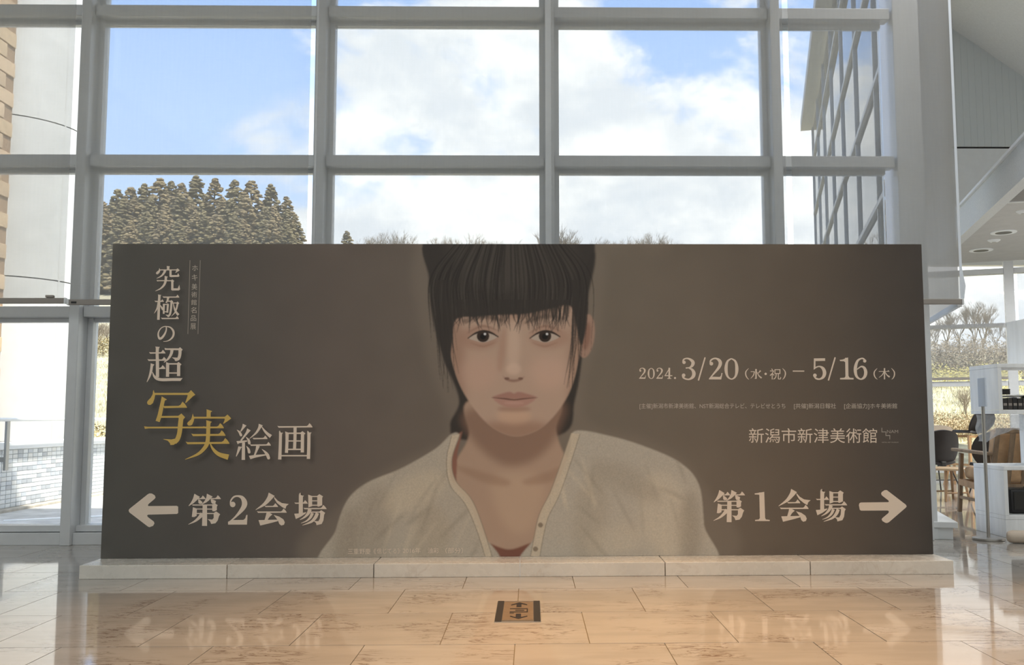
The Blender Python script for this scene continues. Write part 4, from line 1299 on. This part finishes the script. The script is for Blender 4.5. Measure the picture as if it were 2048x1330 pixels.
# chairs
def shell_fn(w, h, curve, lean):
    def f(u, v):
        a, b = 2 * u - 1, 2 * v - 1
        # square to rounded-square mapping
        k = 0.42
        x = a * math.sqrt(max(0, 1 - k * b * b)) * w / 2
        z = b * math.sqrt(max(0, 1 - k * a * a)) * h / 2
        y = curve * (x / (w / 2)) ** 2 - lean * z
        return (x, y, z)
    return f


def make_shell_chair(label):
    r = thing('shell_chair', label, 'chair', group='dark low shell chairs')
    bm_ = MB()
    f = shell_fn(0.52, 0.40, 0.10, 0.22)
    bm_.grid(lambda u, v: tuple(Vector(f(u, v)) + Vector((0, -0.24, 0.54))), 14, 12, 0.03)
    bm_.build('backrest', M_DARK, r, smooth=60)
    sm = MB()
    fs = shell_fn(0.50, 0.48, 0.0, 0.0)
    sm.grid(lambda u, v: (fs(u, v)[0], fs(u, v)[2], 0.335 + 0.03 * (2 * u - 1) ** 2), 12, 12, -0.03)
    sm.build('seat', M_DARK, r, smooth=60)
    for sx, sy in ((-1, -1), (1, -1), (-1, 1), (1, 1)):
        MB().tube([(sx * 0.15, sy * 0.12, 0.32), (sx * 0.24, sy * 0.22, 0.0)], 0.008, 8).build('leg', M_DSTEEL, r)
    MB().tube([(-0.195, -0.17, 0.16), (0.195, -0.17, 0.16)], 0.006, 8).build('stretcher', M_DSTEEL, r)
    MB().box((0, -0.20, 0.35), (0.06, 0.10, 0.06), bevel=0.01).build('bracket', M_DSTEEL, r)
    return r


c1 = make_shell_chair('dark shell chair half hidden behind the board edge')
c1.location = (4.76, 10.95, 0)
c1.rotation_euler = (0, 0, math.radians(8))
c2 = dup(c1, (5.08, 10.1, 0), math.radians(-14), 'dark shell chair standing behind the tan armchair')

# oak armchair, seen from behind, facing the far window
ac = thing('armchair', 'weathered oak armchair with tan leather cushions and slatted back', 'armchair', (4.36, 8.42, 0), math.radians(-3))
hwid = 0.31
for sx in (-1, 1):
    MB().bar((sx * hwid, 0.36, 0), (sx * (hwid - 0.015), 0.30, 0.555), 0.042, 0.036, up=(1, 0, 0), bevel=0.006).build('leg', M_DOAK, ac)
    MB().bar((sx * hwid, -0.40, 0), (sx * (hwid - 0.01), -0.26, 0.555), 0.042, 0.036, up=(1, 0, 0), bevel=0.006).build('leg', M_DOAK, ac)
    MB().bar((sx * hwid, -0.36, 0.572), (sx * hwid, 0.44, 0.585), 0.065, 0.028, bevel=0.01).build('armrest', M_DOAK, ac)
    MB().bar((sx * (hwid - 0.002), -0.30, 0.255), (sx * (hwid - 0.002), 0.325, 0.285), 0.03, 0.06, bevel=0.004).build('side_rail', M_OAK, ac)
    MB().bar((sx * (hwid - 0.002), -0.345, 0.14), (sx * (hwid - 0.002), 0.325, 0.14), 0.022, 0.026, bevel=0.004).build('stretcher', M_DOAK, ac)
MB().bar((-hwid + 0.03, 0.32, 0.28), (hwid - 0.03, 0.32, 0.28), 0.03, 0.06, bevel=0.004).build('front_rail', M_OAK, ac)
MB().box((0, 0.02, 0.375), (0.545, 0.62, 0.125), bevel=0.045, seg=4).build('seat_cushion', M_TAN, ac, smooth=60)
lean = Matrix.Rotation(math.radians(16), 3, 'X')
MB().box((0, -0.245, 0.595), (0.53, 0.13, 0.40), rot=lean, bevel=0.05, seg=4).build('back_cushion', M_TAN, ac, smooth=60)
bf = MB()
p0, p1 = Vector((0, -0.265, 0.28)), Vector((0, -0.42, 0.775))
bf.bar(p1 + Vector((-0.285, 0, 0)), p1 + Vector((0.285, 0, 0)), 0.03, 0.05, bevel=0.012)
MB().bar(p0 + Vector((-0.285, 0, 0)), p0 + Vector((0.285, 0, 0)), 0.03, 0.05, bevel=0.008).build('lower_rail', M_DOAK, ac)
bfo = bf.build('back_frame', M_DOAK, ac)
for sx in (-0.27, -0.135, 0.0, 0.135, 0.27):
    MB().bar(p0 + Vector((sx, -0.002, 0.02)), p1 + Vector((sx, -0.002, -0.02)), 0.045, 0.018, up=(0, 1, 0.3), bevel=0.004).build('slat', M_DOAK, bfo)

# low oak side table
st = thing('side_table', 'low round pale oak side table with splayed legs', 'side table', (4.50, 9.95, 0))
MB().lathe([(0.17, 0.325), (0.21, 0.333), (0.215, 0.345), (0.21, 0.352), (0.02, 0.353)], seg=28).build('table_top', mat('pale_oak', (0.50, 0.36, 0.22), 0.4, var=0.15, scale=10, stretch=(0.2, 1, 1)), st, smooth=50)
for k in range(4):
    a = math.radians(45 + 90 * k + 10)
    MB().tube([(0.14 * math.cos(a), 0.14 * math.sin(a), 0.325), (0.20 * math.cos(a), 0.20 * math.sin(a), 0.0)], [0.017, 0.013], 10).build('leg', M_OAK, st, smooth=50)
for k in range(2):
    a, b = math.radians(55 + 90 * (2 * k)), math.radians(145 + 90 * (2 * k))
    MB().tube([(0.185 * math.cos(a), 0.185 * math.sin(a), 0.09), (0.185 * math.cos(b), 0.185 * math.sin(b), 0.09)], 0.009, 8).build('stretcher', M_OAK, st)

# tall oak stool chair with a black shell
tc_ = thing('counter_chair', 'tall oak framed chair with black shell seat by the window', 'chair', (5.72, 12.0, 0), math.radians(200))
f = shell_fn(0.40, 0.30, 0.05, -0.55)
MB().grid(lambda u, v: tuple(Vector(f(u, v)) + Vector((0, 0.17, 0.83))), 12, 8, 0.02).build('backrest', M_DARK, tc_, smooth=60)
fs = shell_fn(0.40, 0.38, 0.0, 0.0)
MB().grid(lambda u, v: (fs(u, v)[0], fs(u, v)[2], 0.68 + 0.02 * (2 * u - 1) ** 2), 10, 10, -0.025).build('seat', M_DARK, tc_, smooth=60)
for sx in (-1, 1):
    for sy in (-1, 1):
        MB().bar((sx * 0.22, sy * 0.23, 0), (sx * 0.13, sy * 0.12, 0.655), 0.036, 0.03, up=(1, 0, 0), bevel=0.005).build('leg', mat('honey_oak', (0.52, 0.30, 0.13), 0.45, var=0.2, scale=10, stretch=(1, 1, 0.2)), tc_)
for sx in (-1, 1):
    MB().bar((sx * 0.18, -0.19, 0.28), (sx * 0.18, 0.19, 0.28), 0.022, 0.028).build('stretcher', MATS['honey_oak'], tc_)
MB().bar((-0.14, -0.13, 0.64), (0.14, -0.13, 0.64), 0.03, 0.03).build('apron', MATS['honey_oak'], tc_)
MB().bar((-0.14, 0.13, 0.64), (0.14, 0.13, 0.64), 0.03, 0.03).build('apron', MATS['honey_oak'], tc_)

# pale small chair farther back
pc = thing('pale_chair', 'pale wooden chair far back between the shell chairs', 'chair', (5.50, 12.55, 0), math.radians(-10))
MB().box((0, 0, 0.42), (0.42, 0.42, 0.035), bevel=0.012).build('seat', M_OAK, pc)
f2 = shell_fn(0.44, 0.20, 0.06, 0.15)
MB().grid(lambda u, v: tuple(Vector(f2(u, v)) + Vector((0, -0.20, 0.68))), 10, 6, 0.02).build('backrest', mat('ash_wood', (0.50, 0.42, 0.33), 0.45), pc, smooth=60)
for sx in (-1, 1):
    MB().bar((sx * 0.19, -0.20, 0), (sx * 0.19, -0.205, 0.66), 0.03, 0.03, up=(1, 0, 0)).build('leg', M_OAK, pc)
    MB().bar((sx * 0.19, 0.19, 0), (sx * 0.18, 0.18, 0.402), 0.03, 0.03, up=(1, 0, 0)).build('leg', M_OAK, pc)

# small oak block / tray on the armrest height table behind
# downlights, sensors and ceiling grille
dl = None
for i, (px, py, lab) in enumerate(((2007, 464, 'recessed downlight with white rim nearer the bulkhead'), (1962, 500, 'recessed downlight with white rim nearest the far window'))):
    p = onZ(px, py, ZC)
    if dl is None:
        dl = thing('downlight', lab, 'ceiling light', (p.x, p.y, ZC), group='cafe downlights')
        MB().lathe([(0.15, -0.012), (0.155, -0.006), (0.155, -0.0005), (0.10, -0.0005), (0.10, -0.012)], seg=32).build('rim', M_WHITE, dl, smooth=40)
        MB().lathe([(0.02, -0.0135), (0.098, -0.0135), (0.098, -0.0126), (0.02, -0.0126)], seg=32).build('reflector', M_BLACK, dl)
    else:
        dup(dl, (p.x, p.y, ZC), 0, lab)
for i, (px, py, lab) in enumerate(((1988, 480, 'small round white ceiling sensor between the two downlights'), (2047, 422, 'round white ceiling sensor at the right picture edge'))):
    p = onZ(px, py, ZC)
    r = thing('ceiling_sensor', lab, 'sensor', (p.x, p.y, ZC), group='ceiling sensors')
    MB().lathe([(0.03, -0.03), (0.05, -0.026), (0.075, -0.01), (0.08, -0.0005)], seg=24).build('housing', M_WHITE, r, smooth=50)
    MB().lathe([(0.01, -0.036), (0.024, -0.034), (0.028, -0.0305)], seg=20).build('lens', M_STEEL, r, smooth=50)
gv = thing('ceiling_grille', 'recessed hatched ceiling grille in white frame beside the bulkhead', 'grille', (5.02, 9.70, ZC), -WING)
for a, b in (((0.02, -0.012), (0.9, 0.018)), ((0.02, -0.752), (0.9, -0.722)), ((0.02, -1.5), (0.9, -1.47))):
    MB().span((a[0], a[1], -0.012), (b[0], b[1], -0.0005)).build('frame_bar', M_WHITE, gv)
MB().span((0.0, -1.5, -0.012), (0.019, 0.018, -0.0005)).build('frame_bar', M_WHITE, gv)
gm = mat('grille_metal', (0.30, 0.29, 0.28), 0.7)
for k in range(2):
    for j in range(24):
        y = -0.715 - 0.745 * k + 0.028 * j + 0.01
        MB().span((0.022, y, -0.009), (0.9, y + 0.02, -0.0005)).build('slat', gm, gv)

# ================================================================== OUTSIDE
# ground: paving by the building, dry grass bank rising to a wooded ridge


def gz(x, y):
    if y < 13:
        return -0.06
    z = (y - 13) * 0.145 - 0.06
    if y > 40:
        f_ = min(1.0, max(0.0, (x / y - 0.2) / 0.15))
        z += (y - 40) * 0.03 * (1 - f_) - (y - 40) * 0.145 * f_
    return z + 0.15 * math.sin(x * 0.31 + y * 0.13) * min(1, (y - 13) / 12)


gr = MB()
gr.grid(lambda u, v: (-110 + 220 * u, 13.0 + 137 * v ** 1.6, gz(-110 + 220 * u, 13.0 + 137 * v ** 1.6)), 90, 60)
o = gr.build('ground_bank', M_BANK, smooth=True)
o['kind'] = 'structure'
o = MB().prism([(-30, 7.16, -0.14), (2.85, 7.16, -0.14), (8.0, 20, -0.14), (14, 13.02, -0.14), (40, 13.02, -0.14), (40, 13.03, -0.14), (-30, 13.03, -0.14)][:2] + [(4.4, 13.03, -0.14), (-30, 13.03, -0.14)], (0, 0, 0.08)).build('ground_paving', M_PAVE)
o['kind'] = 'structure'
for k in range(2):
    s_ = MB().bar((-5.2 + 0.2 * k, 7.6 + 1.35 * k, -0.058), (-3.4 + 0.5 * k, 8.5 + 1.5 * k, -0.058), 0.12, 0.004).build('painted_line', M_WHITE, o)

# tiled garden wall with coping
WX = -5.5
gw = thing('garden_wall', 'low outdoor wall of small grey blue tiles with white coping', 'wall', (WX, 10.5, 0))
MB().span((-0.2, -1.6, -0.1), (-0.006, 5.0, 0.58), bevel=0.004).build('core', mat('wall_joint', (0.72, 0.73, 0.73), 0.8), gw)
MB().span((-0.23, -1.65, 0.581), (0.03, 5.0, 0.655), bevel=0.008).build('coping', mat('coping_stone', (0.72, 0.74, 0.76), 0.6), gw)
MB().span((-0.006, -1.6, -0.1), (0.10, 5.0, -0.03), bevel=0.01).build('gutter_kerb', mat('kerb_stone', (0.46, 0.42, 0.36), 0.8, var=0.2), gw)
tcols = [(0.46, 0.50, 0.56), (0.56, 0.60, 0.64), (0.66, 0.69, 0.72), (0.38, 0.41, 0.46), (0.62, 0.63, 0.64)]
tme = [MB().box((0, 0, 0), (0.012, 0.092, 0.040), bevel=0.0015, seg=1).mesh('tile', mat('wall_tile_%d' % i, c, 0.35)) for i, c in enumerate(tcols)]
far_tiles = MB()
nt_ = 0
for r in range(13):
    for c in range(60):
        y = -1.5 + 0.1 * c + (0.0 if r % 2 else 0.0)
        z = -0.005 + 0.0465 * r
        if -1.0 < y < 1.35 and nt_ < 300:
            nt_ += 1
            link('tile', tme[rnd.choice((0, 1, 1, 2, 2, 2, 4, 4, 3))], gw, (-0.001 + rnd.uniform(-0.001, 0.001), y, z))
        else:
            far_tiles.box((-0.001, y, z), (0.010, 0.093, 0.042))
far_tiles.build('distant_tiles', MATS['wall_tile_1'], gw, kind='stuff')
for y in (0.92, 3.0):
    MB().span((0.005, y, 0.50), (0.018, y + 0.12, 0.56), bevel=0.002).build('vent_plate', M_ALU_D, gw)

hr = thing('handrail', 'grey metal handrail in front of the tiled outdoor wall', 'handrail', (WX + 0.16, 9.55, 0.35))
MB().tube([(0, -1.2, 0.545), (0, 5.0, 0.545)], 0.02, 12).build('rail', M_ALU, hr, smooth=50)
for y in (0.0, 3.0):
    pst = MB().span((-0.012, y - 0.03, 0.03), (0.012, y + 0.03, 0.527), bevel=0.003).build('post', M_ALU_D, hr)
    MB().span((-0.15, y - 0.025, 0.115), (-0.0125, y + 0.025, 0.165), bevel=0.003).build('bracket', M_ALU_D, pst)

# big white metal clad column and the tan tiled building at the left edge
cl_ = thing('round_column', 'huge round white metal clad column outside the left window', 'column', (-7.42, 13.1, 0))
M_CLAD = mat('white_cladding', (0.66, 0.67, 0.67), 0.32, metal=0.15, var=0.04, scale=3)
zc = [0.6, 2.8, 5.0, 7.2, 9.9]
for k in range(4):
    MB().lathe([(0.935, zc[k] + 0.008), (0.935, zc[k + 1] - 0.008)], seg=72).build('cladding_ring', M_CLAD, cl_, smooth=25)
MB().lathe([(0.922, 0.0), (0.922, 9.9)], seg=48).build('core', M_DSTEEL, cl_, smooth=40)
for a in (-64, -20, 60, 140):
    aa = math.radians(a)
    MB().bar((0.936 * math.cos(aa), 0.936 * math.sin(aa), 0.02), (0.936 * math.cos(aa), 0.936 * math.sin(aa), 9.88), 0.022, 0.008, up=(math.cos(aa), math.sin(aa), 0)).build('seam_strip', M_CLAD, cl_)
tbd = thing('tan_building', 'tan tiled building corner at the far left edge', 'building', (-6.78, 11.9, 0))
MB().span((-1.6, -2.8, -0.1), (-0.012, 0.0, 9.0)).build('body', mat('tan_joint', (0.33, 0.23, 0.15), 0.8), tbd)
tt_me = [MB().box((0, 0, 0), (0.02, 0.385, 0.185), bevel=0.004, seg=1).mesh('tile', mat('tan_tile_%d' % i, c, 0.5, var=0.08)) for i, c in enumerate(((0.55, 0.41, 0.26), (0.60, 0.45, 0.30), (0.50, 0.37, 0.24)))]
rest_t = MB()
for r in range(44):
    for c in range(7):
        y = -0.2 - 0.395 * c - (0.0 if r % 2 else 0.1975) + 0.0
        z = 0.05 + 0.2 * r
        if y + 0.19 > 0.0:
            y = -0.195
        if c < 2 and r > 4:
            link('tile', tt_me[rnd.randrange(3)], tbd, (-0.004, y, z))
        elif y > -2.7:
            rest_t.box((-0.004, y, z), (0.02, 0.385, 0.185))
rest_t.build('distant_tiles', MATS['tan_tile_0'], tbd, kind='stuff')


# ---- vegetation
def clump_mesh(seed, kind):
    """cedar: drooping tufts in tiers round a trunk, unit height"""
    r = random.Random(seed)
    mb = MB()
    H = 1.0
    n = 420
    for i in range(n):
        t_ = (i + r.random()) / n
        z = 0.12 + 0.88 * t_
        tier = 0.72 + 0.28 * abs(math.sin(t_ * 26 + seed))
        R = (0.235 * (1 - t_) ** 0.72 + 0.008) * tier * r.uniform(0.8, 1.1)
        a = r.uniform(0, 2 * math.pi)
        rr = R * math.sqrt(r.uniform(0.15, 1.0))
        c = Vector((rr * math.cos(a), rr * math.sin(a), z - 0.32 * rr))
        s = 0.023 * (1.2 - 0.7 * t_) * r.uniform(0.7, 1.4)
        res = bmesh.ops.create_icosphere(mb.bm, subdivisions=1, radius=1.0)
        for v in res['verts']:
            q = v.co * (1 + r.uniform(-0.28, 0.28))
            v.co = c + Vector((q.x * s * 1.25, q.y * s * 1.25, q.z * s * 0.72 - 0.25 * s * (abs(q.x) + abs(q.y))))
    return mb.mesh('foliage', M_CEDAR[kind])


M_CEDAR = [mat('cedar_olive', (0.19, 0.158, 0.085), 0.9, var=0.4, scale=14), mat('cedar_brown', (0.23, 0.18, 0.10), 0.9, var=0.4, scale=14)]
ced = [clump_mesh(k, k % 2) for k in range(4)]
trunk_me = MB().tube([(0, 0, 0), (0, 0, 0.5), (0, 0, 0.97)], [0.018, 0.012, 0.003], 8).mesh('trunk', mat('bark', (0.10, 0.07, 0.05), 0.9))
proto_ced = []


def cedar(px, py_top, Y, hgt, k, label):
    p = onY(px, py_top, Y)
    hgt = max(6.5, p.z - gz(p.x, Y) + 0.2)
    r = thing('cedar_tree', label, 'tree', (p.x, Y, p.z - hgt), rnd.uniform(0, 6.28), group='cedars on the hill')
    r.scale = (hgt * rnd.uniform(1.2, 1.45), hgt * rnd.uniform(1.2, 1.45), hgt)
    link('foliage', ced[k % 4], r)
    link('trunk', trunk_me, r)
    return r


front = [(236, 378), (262, 374), (290, 368), (321, 357), (343, 362), (362, 366), (394, 352), (430, 357), (470, 360), (503, 362), (543, 369), (573, 394), (590, 432)]
CED_L = 'brown green cedar in the dense stand on the hill, below the skyline crowns'
for i, (x, y) in enumerate(front):
    cedar(x, y, 112 + rnd.uniform(-3, 3), 13.5, i, '%s cedar crown from the left along the hill skyline' % ORD[i])
for j in range(28):
    x = 215 + (j % 14) * 28 + rnd.uniform(-8, 8)
    y = 398 + (j // 14) * 34 + rnd.uniform(-10, 12) + max(0, (x - 520)) * 0.45
    cedar(x, y, 106 - 5 * (j // 14) + rnd.uniform(-2, 2), 13, j + 1, CED_L)
cedar(694, 462, 104, 10, 2, 'lone rounded tree on the ridge right of the cedar hill')


def bare_mesh(seed, spread=0.55, depth=6, kids=3):
    r = random.Random(seed)
    mb = MB()

    def grow(p, d, L, rad, lv):
        q = p + d * L
        mid = (p + q) / 2 + Vector((r.uniform(-1, 1), r.uniform(-1, 1), 0)) * L * 0.06
        mb.tube([p, mid, q], [rad, rad * 0.85, rad * 0.68], 3 if lv > 1 else 6, caps=False)
        if lv >= depth:
            return
        for k in range(kids if lv else kids + 1):
            ax = Vector((r.uniform(-1, 1), r.uniform(-1, 1), r.uniform(-0.1, 0.5))).normalized()
            nd = (d + ax * spread * r.uniform(0.7, 1.3)).normalized()
            nd = (nd + Vector((0, 0, 0.14))).normalized()
            st_ = p + (q - p) * r.uniform(0.55, 1.0)
            grow(st_, nd, L * r.uniform(0.62, 0.82), rad * 0.60, lv + 1)
    grow(Vector((0, 0, 0)), Vector((0, 0, 1)), 0.24, 0.012, 0)
    return mb.mesh('branches', M_TWIG)


M_TWIG = mat('bare_twigs', (0.23, 0.185, 0.13), 0.9)
bare = [bare_mesh(s, 0.5 + 0.08 * (s % 3)) for s in (11, 12, 13)]
for me_ in bare:
    zz_ = np.array([v.co.z for v in me_.vertices]).max()
    me_.transform(Matrix.Scale(1 / zz_, 4))


def bare_tree(px, py_top, Y, hgt, k, label, group, wide=1.0):
    p = onY(px, py_top, Y)
    hgt = max(1.0, p.z - gz(p.x, Y) + 0.05)
    r = link('bare_tree', bare[k % 3], None, (p.x, Y, p.z - hgt))
    r.rotation_euler = (0, 0, rnd.uniform(0, 6.28))
    r.scale = (hgt * wide, hgt * wide, hgt)
    return tag(r, label, 'tree', group)


lab_r = '%s leafless tree top from the left above the board'
for i, (x, y) in enumerate(((735, 474), (762, 468), (800, 462), (828, 476), (900, 474), (935, 466), (985, 470), (1080, 462), (1122, 452), (1140, 462), (1230, 474), (1250, 470), (1280, 466), (1310, 468), (1345, 474))):
    bare_tree(x, y, 95 + rnd.uniform(-4, 4), 7.5, i, lab_r % ORD[i], 'bare trees on the ridge', 1.1)
tall_ = ((1855, 650), (1868, 640), (1890, 625), (1915, 606), (1945, 598), (1962, 604), (1990, 640), (2015, 650), (2040, 650), (2060, 640))
low_ = ((1880, 690), (1905, 680), (1935, 676), (1970, 684), (2000, 690), (2030, 686))
for i, (x, y) in enumerate(tall_):
    bare_tree(x, y, 36 + rnd.uniform(-2, 3), 4.6, i, '%s tall leafless tree from the left beyond the cafe window' % ORD[i], 'bare trees beyond the cafe', 1.0)
for i, (x, y) in enumerate(low_):
    bare_tree(x, y, 29.5 + rnd.uniform(-1, 1), 3.2, i, '%s low leafless tree from the left beyond the cafe window' % ORD[i], 'low bare trees beyond the cafe', 1.0)
bare_tree(1752, 462, 60, 7, 1, 'leafless tree seen between the wing mullions', 'bare trees on the ridge', 1.3)
bare_tree(1930, 770, 19.5, 1.35, 2, 'small twiggy young tree just outside the far cafe window', 'young tree', 1.0)
for i, (x, y) in enumerate(((172, 655), (185, 650), (196, 640), (208, 648), (220, 640), (230, 655))):
    bare_tree(x, y, 38 + rnd.uniform(-1, 1), 2.4, i, '%s leafless shrub from the left on the bank left of the board' % ORD[i], 'bare shrubs left of the board', 1.2)


def bush_mesh(seed, m, n=420):
    r = random.Random(seed)
    mb = MB()
    for i in range(n):
        a, t_ = r.uniform(0, 6.283), r.random()
        R = 0.5 * math.sqrt(r.random())
        c = Vector((R * math.cos(a), R * math.sin(a), (0.95 - 1.1 * R * R) * t_))
        d = Vector((r.uniform(-1, 1), r.uniform(-1, 1), r.uniform(-0.2, 1))).normalized() * r.uniform(0.03, 0.07)
        e = d.orthogonal().normalized() * 0.016
        v = [mb.bm.verts.new(c + q) for q in (-e, e, d + e * 0.4, d - e * 0.4)]
        mb.bm.faces.new(v)
    return mb.mesh('leaves', m, recalc=False)


M_BUSH = mat('dry_bush', (0.30, 0.24, 0.11), 0.9, var=0.4, scale=6)
M_HEDGE = mat('twiggy_hedge', (0.48, 0.38, 0.24), 0.9, var=0.35, scale=6)
bush = bush_mesh(5, M_BUSH)
hedge = bush_mesh(6, M_HEDGE, 700)
for i, (x, y, Y, w, h) in enumerate(((188, 672, 37.5, 1.1, 0.8), (200, 668, 37, 1.2, 0.8), (214, 672, 37, 1.0, 0.7), (226, 670, 37, 1.2, 0.9), (180, 850, 15, 1.3, 0.8), (203, 846, 14.8, 1.3, 0.8), (222, 850, 14.6, 1.2, 0.7))):
    p = onY(x, y, Y)
    r = link('dry_bush', bush, None, (p.x, Y, p.z - h))
    r.scale = (w, w, h * 1.1)
    r.rotation_euler = (0, 0, rnd.uniform(0, 6))
    tag(r, ('%s low dry bush from the left on top of the grass bank' if Y > 20 else '%s low dry bush from the left behind the tiled wall') % ORD[i if Y > 20 else i - 4], 'bush', 'dry bushes on the bank' if Y > 20 else 'dry bushes behind the tiled wall')
# dense brushwood under the bare trees beyond the cafe
brush = bush_mesh(15, mat('brushwood', (0.27, 0.225, 0.16), 0.9, var=0.35, scale=5), 900)
for i, x in enumerate((1850, 1872, 1896, 1922, 1948, 1974, 2000, 2026, 2052)):
    Y = 27.5 + rnd.uniform(-1, 1)
    p = onY(x, 668 + rnd.uniform(-14, 14), Y)
    r = link('brushwood', brush, None, (p.x, Y, gz(p.x, Y) - 0.1))
    r.scale = (1.5, 1.5, p.z - gz(p.x, Y) + 0.1)
    tag(r, '%s grey brown brushwood clump from the left beyond the cafe' % ORD[i], 'brushwood', 'brushwood beyond the cafe')
for i, x in enumerate((1866, 1880, 1896, 1910, 1926, 1942, 1960, 1980, 2000, 2020, 2040)):
    p = onY(x, 822 + rnd.uniform(-4, 4), 17.2)
    r = link('hedge_shrub', hedge, None, (p.x, 17.2 + rnd.uniform(-0.2, 0.2), 0.35))
    r.scale = (0.55, 0.55, (p.z - 0.35) * 1.05)
    r.rotation_euler = (0, 0, rnd.uniform(0, 6))
    tag(r, '%s twiggy hedge shrub from the left outside the cafe window' % ORD[i], 'shrub', 'hedge outside the cafe')
# tall yellow reeds and bamboo among the bare trees
M_REED = mat('yellow_reeds', (0.52, 0.46, 0.16), 0.9, var=0.3, scale=4)
reed = bush_mesh(9, M_REED, 520)
for i, (x, y) in enumerate(((1870, 720), (1890, 735), (1912, 728), (1930, 738), (1950, 726), (1980, 718), (2005, 735), (2035, 725))):
    Y = 24 + rnd.uniform(-1, 1)
    p = onY(x, y, Y)
    r = link('reed_clump', reed, None, (p.x, Y, gz(p.x, Y) - 0.1))
    hh = max(0.5, p.z - gz(p.x, Y) + 0.1)
    r.scale = (0.9, 0.9, hh)
    tag(r, '%s yellow reed clump from the left beyond the cafe' % ORD[i], 'reeds', 'reeds beyond the cafe')
# short dry grass on the near part of the bank
gb = MB()
r = random.Random(21)
for i in range(26000):
    if i % 2:
        y = r.uniform(13.3, 40)
        x = y * r.uniform(-0.52, -0.42)
        if x > -6.0 and y < 15.8 or (x + 7.42) ** 2 + (y - 13.1) ** 2 < 1.5:
            continue
    else:
        y = r.uniform(16.5, 34)
        x = y * r.uniform(0.42, 0.56)
    z = gz(x, y) - 0.01
    h = r.uniform(0.05, 0.16)
    a = r.uniform(0, 6.28)
    dx, dy = 0.012 * math.cos(a), 0.012 * math.sin(a)
    lx, ly = r.uniform(-0.06, 0.06), r.uniform(-0.06, 0.06)
    v = [gb.bm.verts.new(q) for q in ((x - dx, y - dy, z), (x + dx, y + dy, z), (x + lx, y + ly, z + h))]
    gb.bm.faces.new(v)
me_ = gb.mesh('dry_grass', mat('straw', (0.64, 0.605, 0.42), 0.9, var=0.4, scale=2), recalc=False)
tag(link('dry_grass', me_), 'short yellow dry grass covering the bank outside', 'grass', kind='stuff')
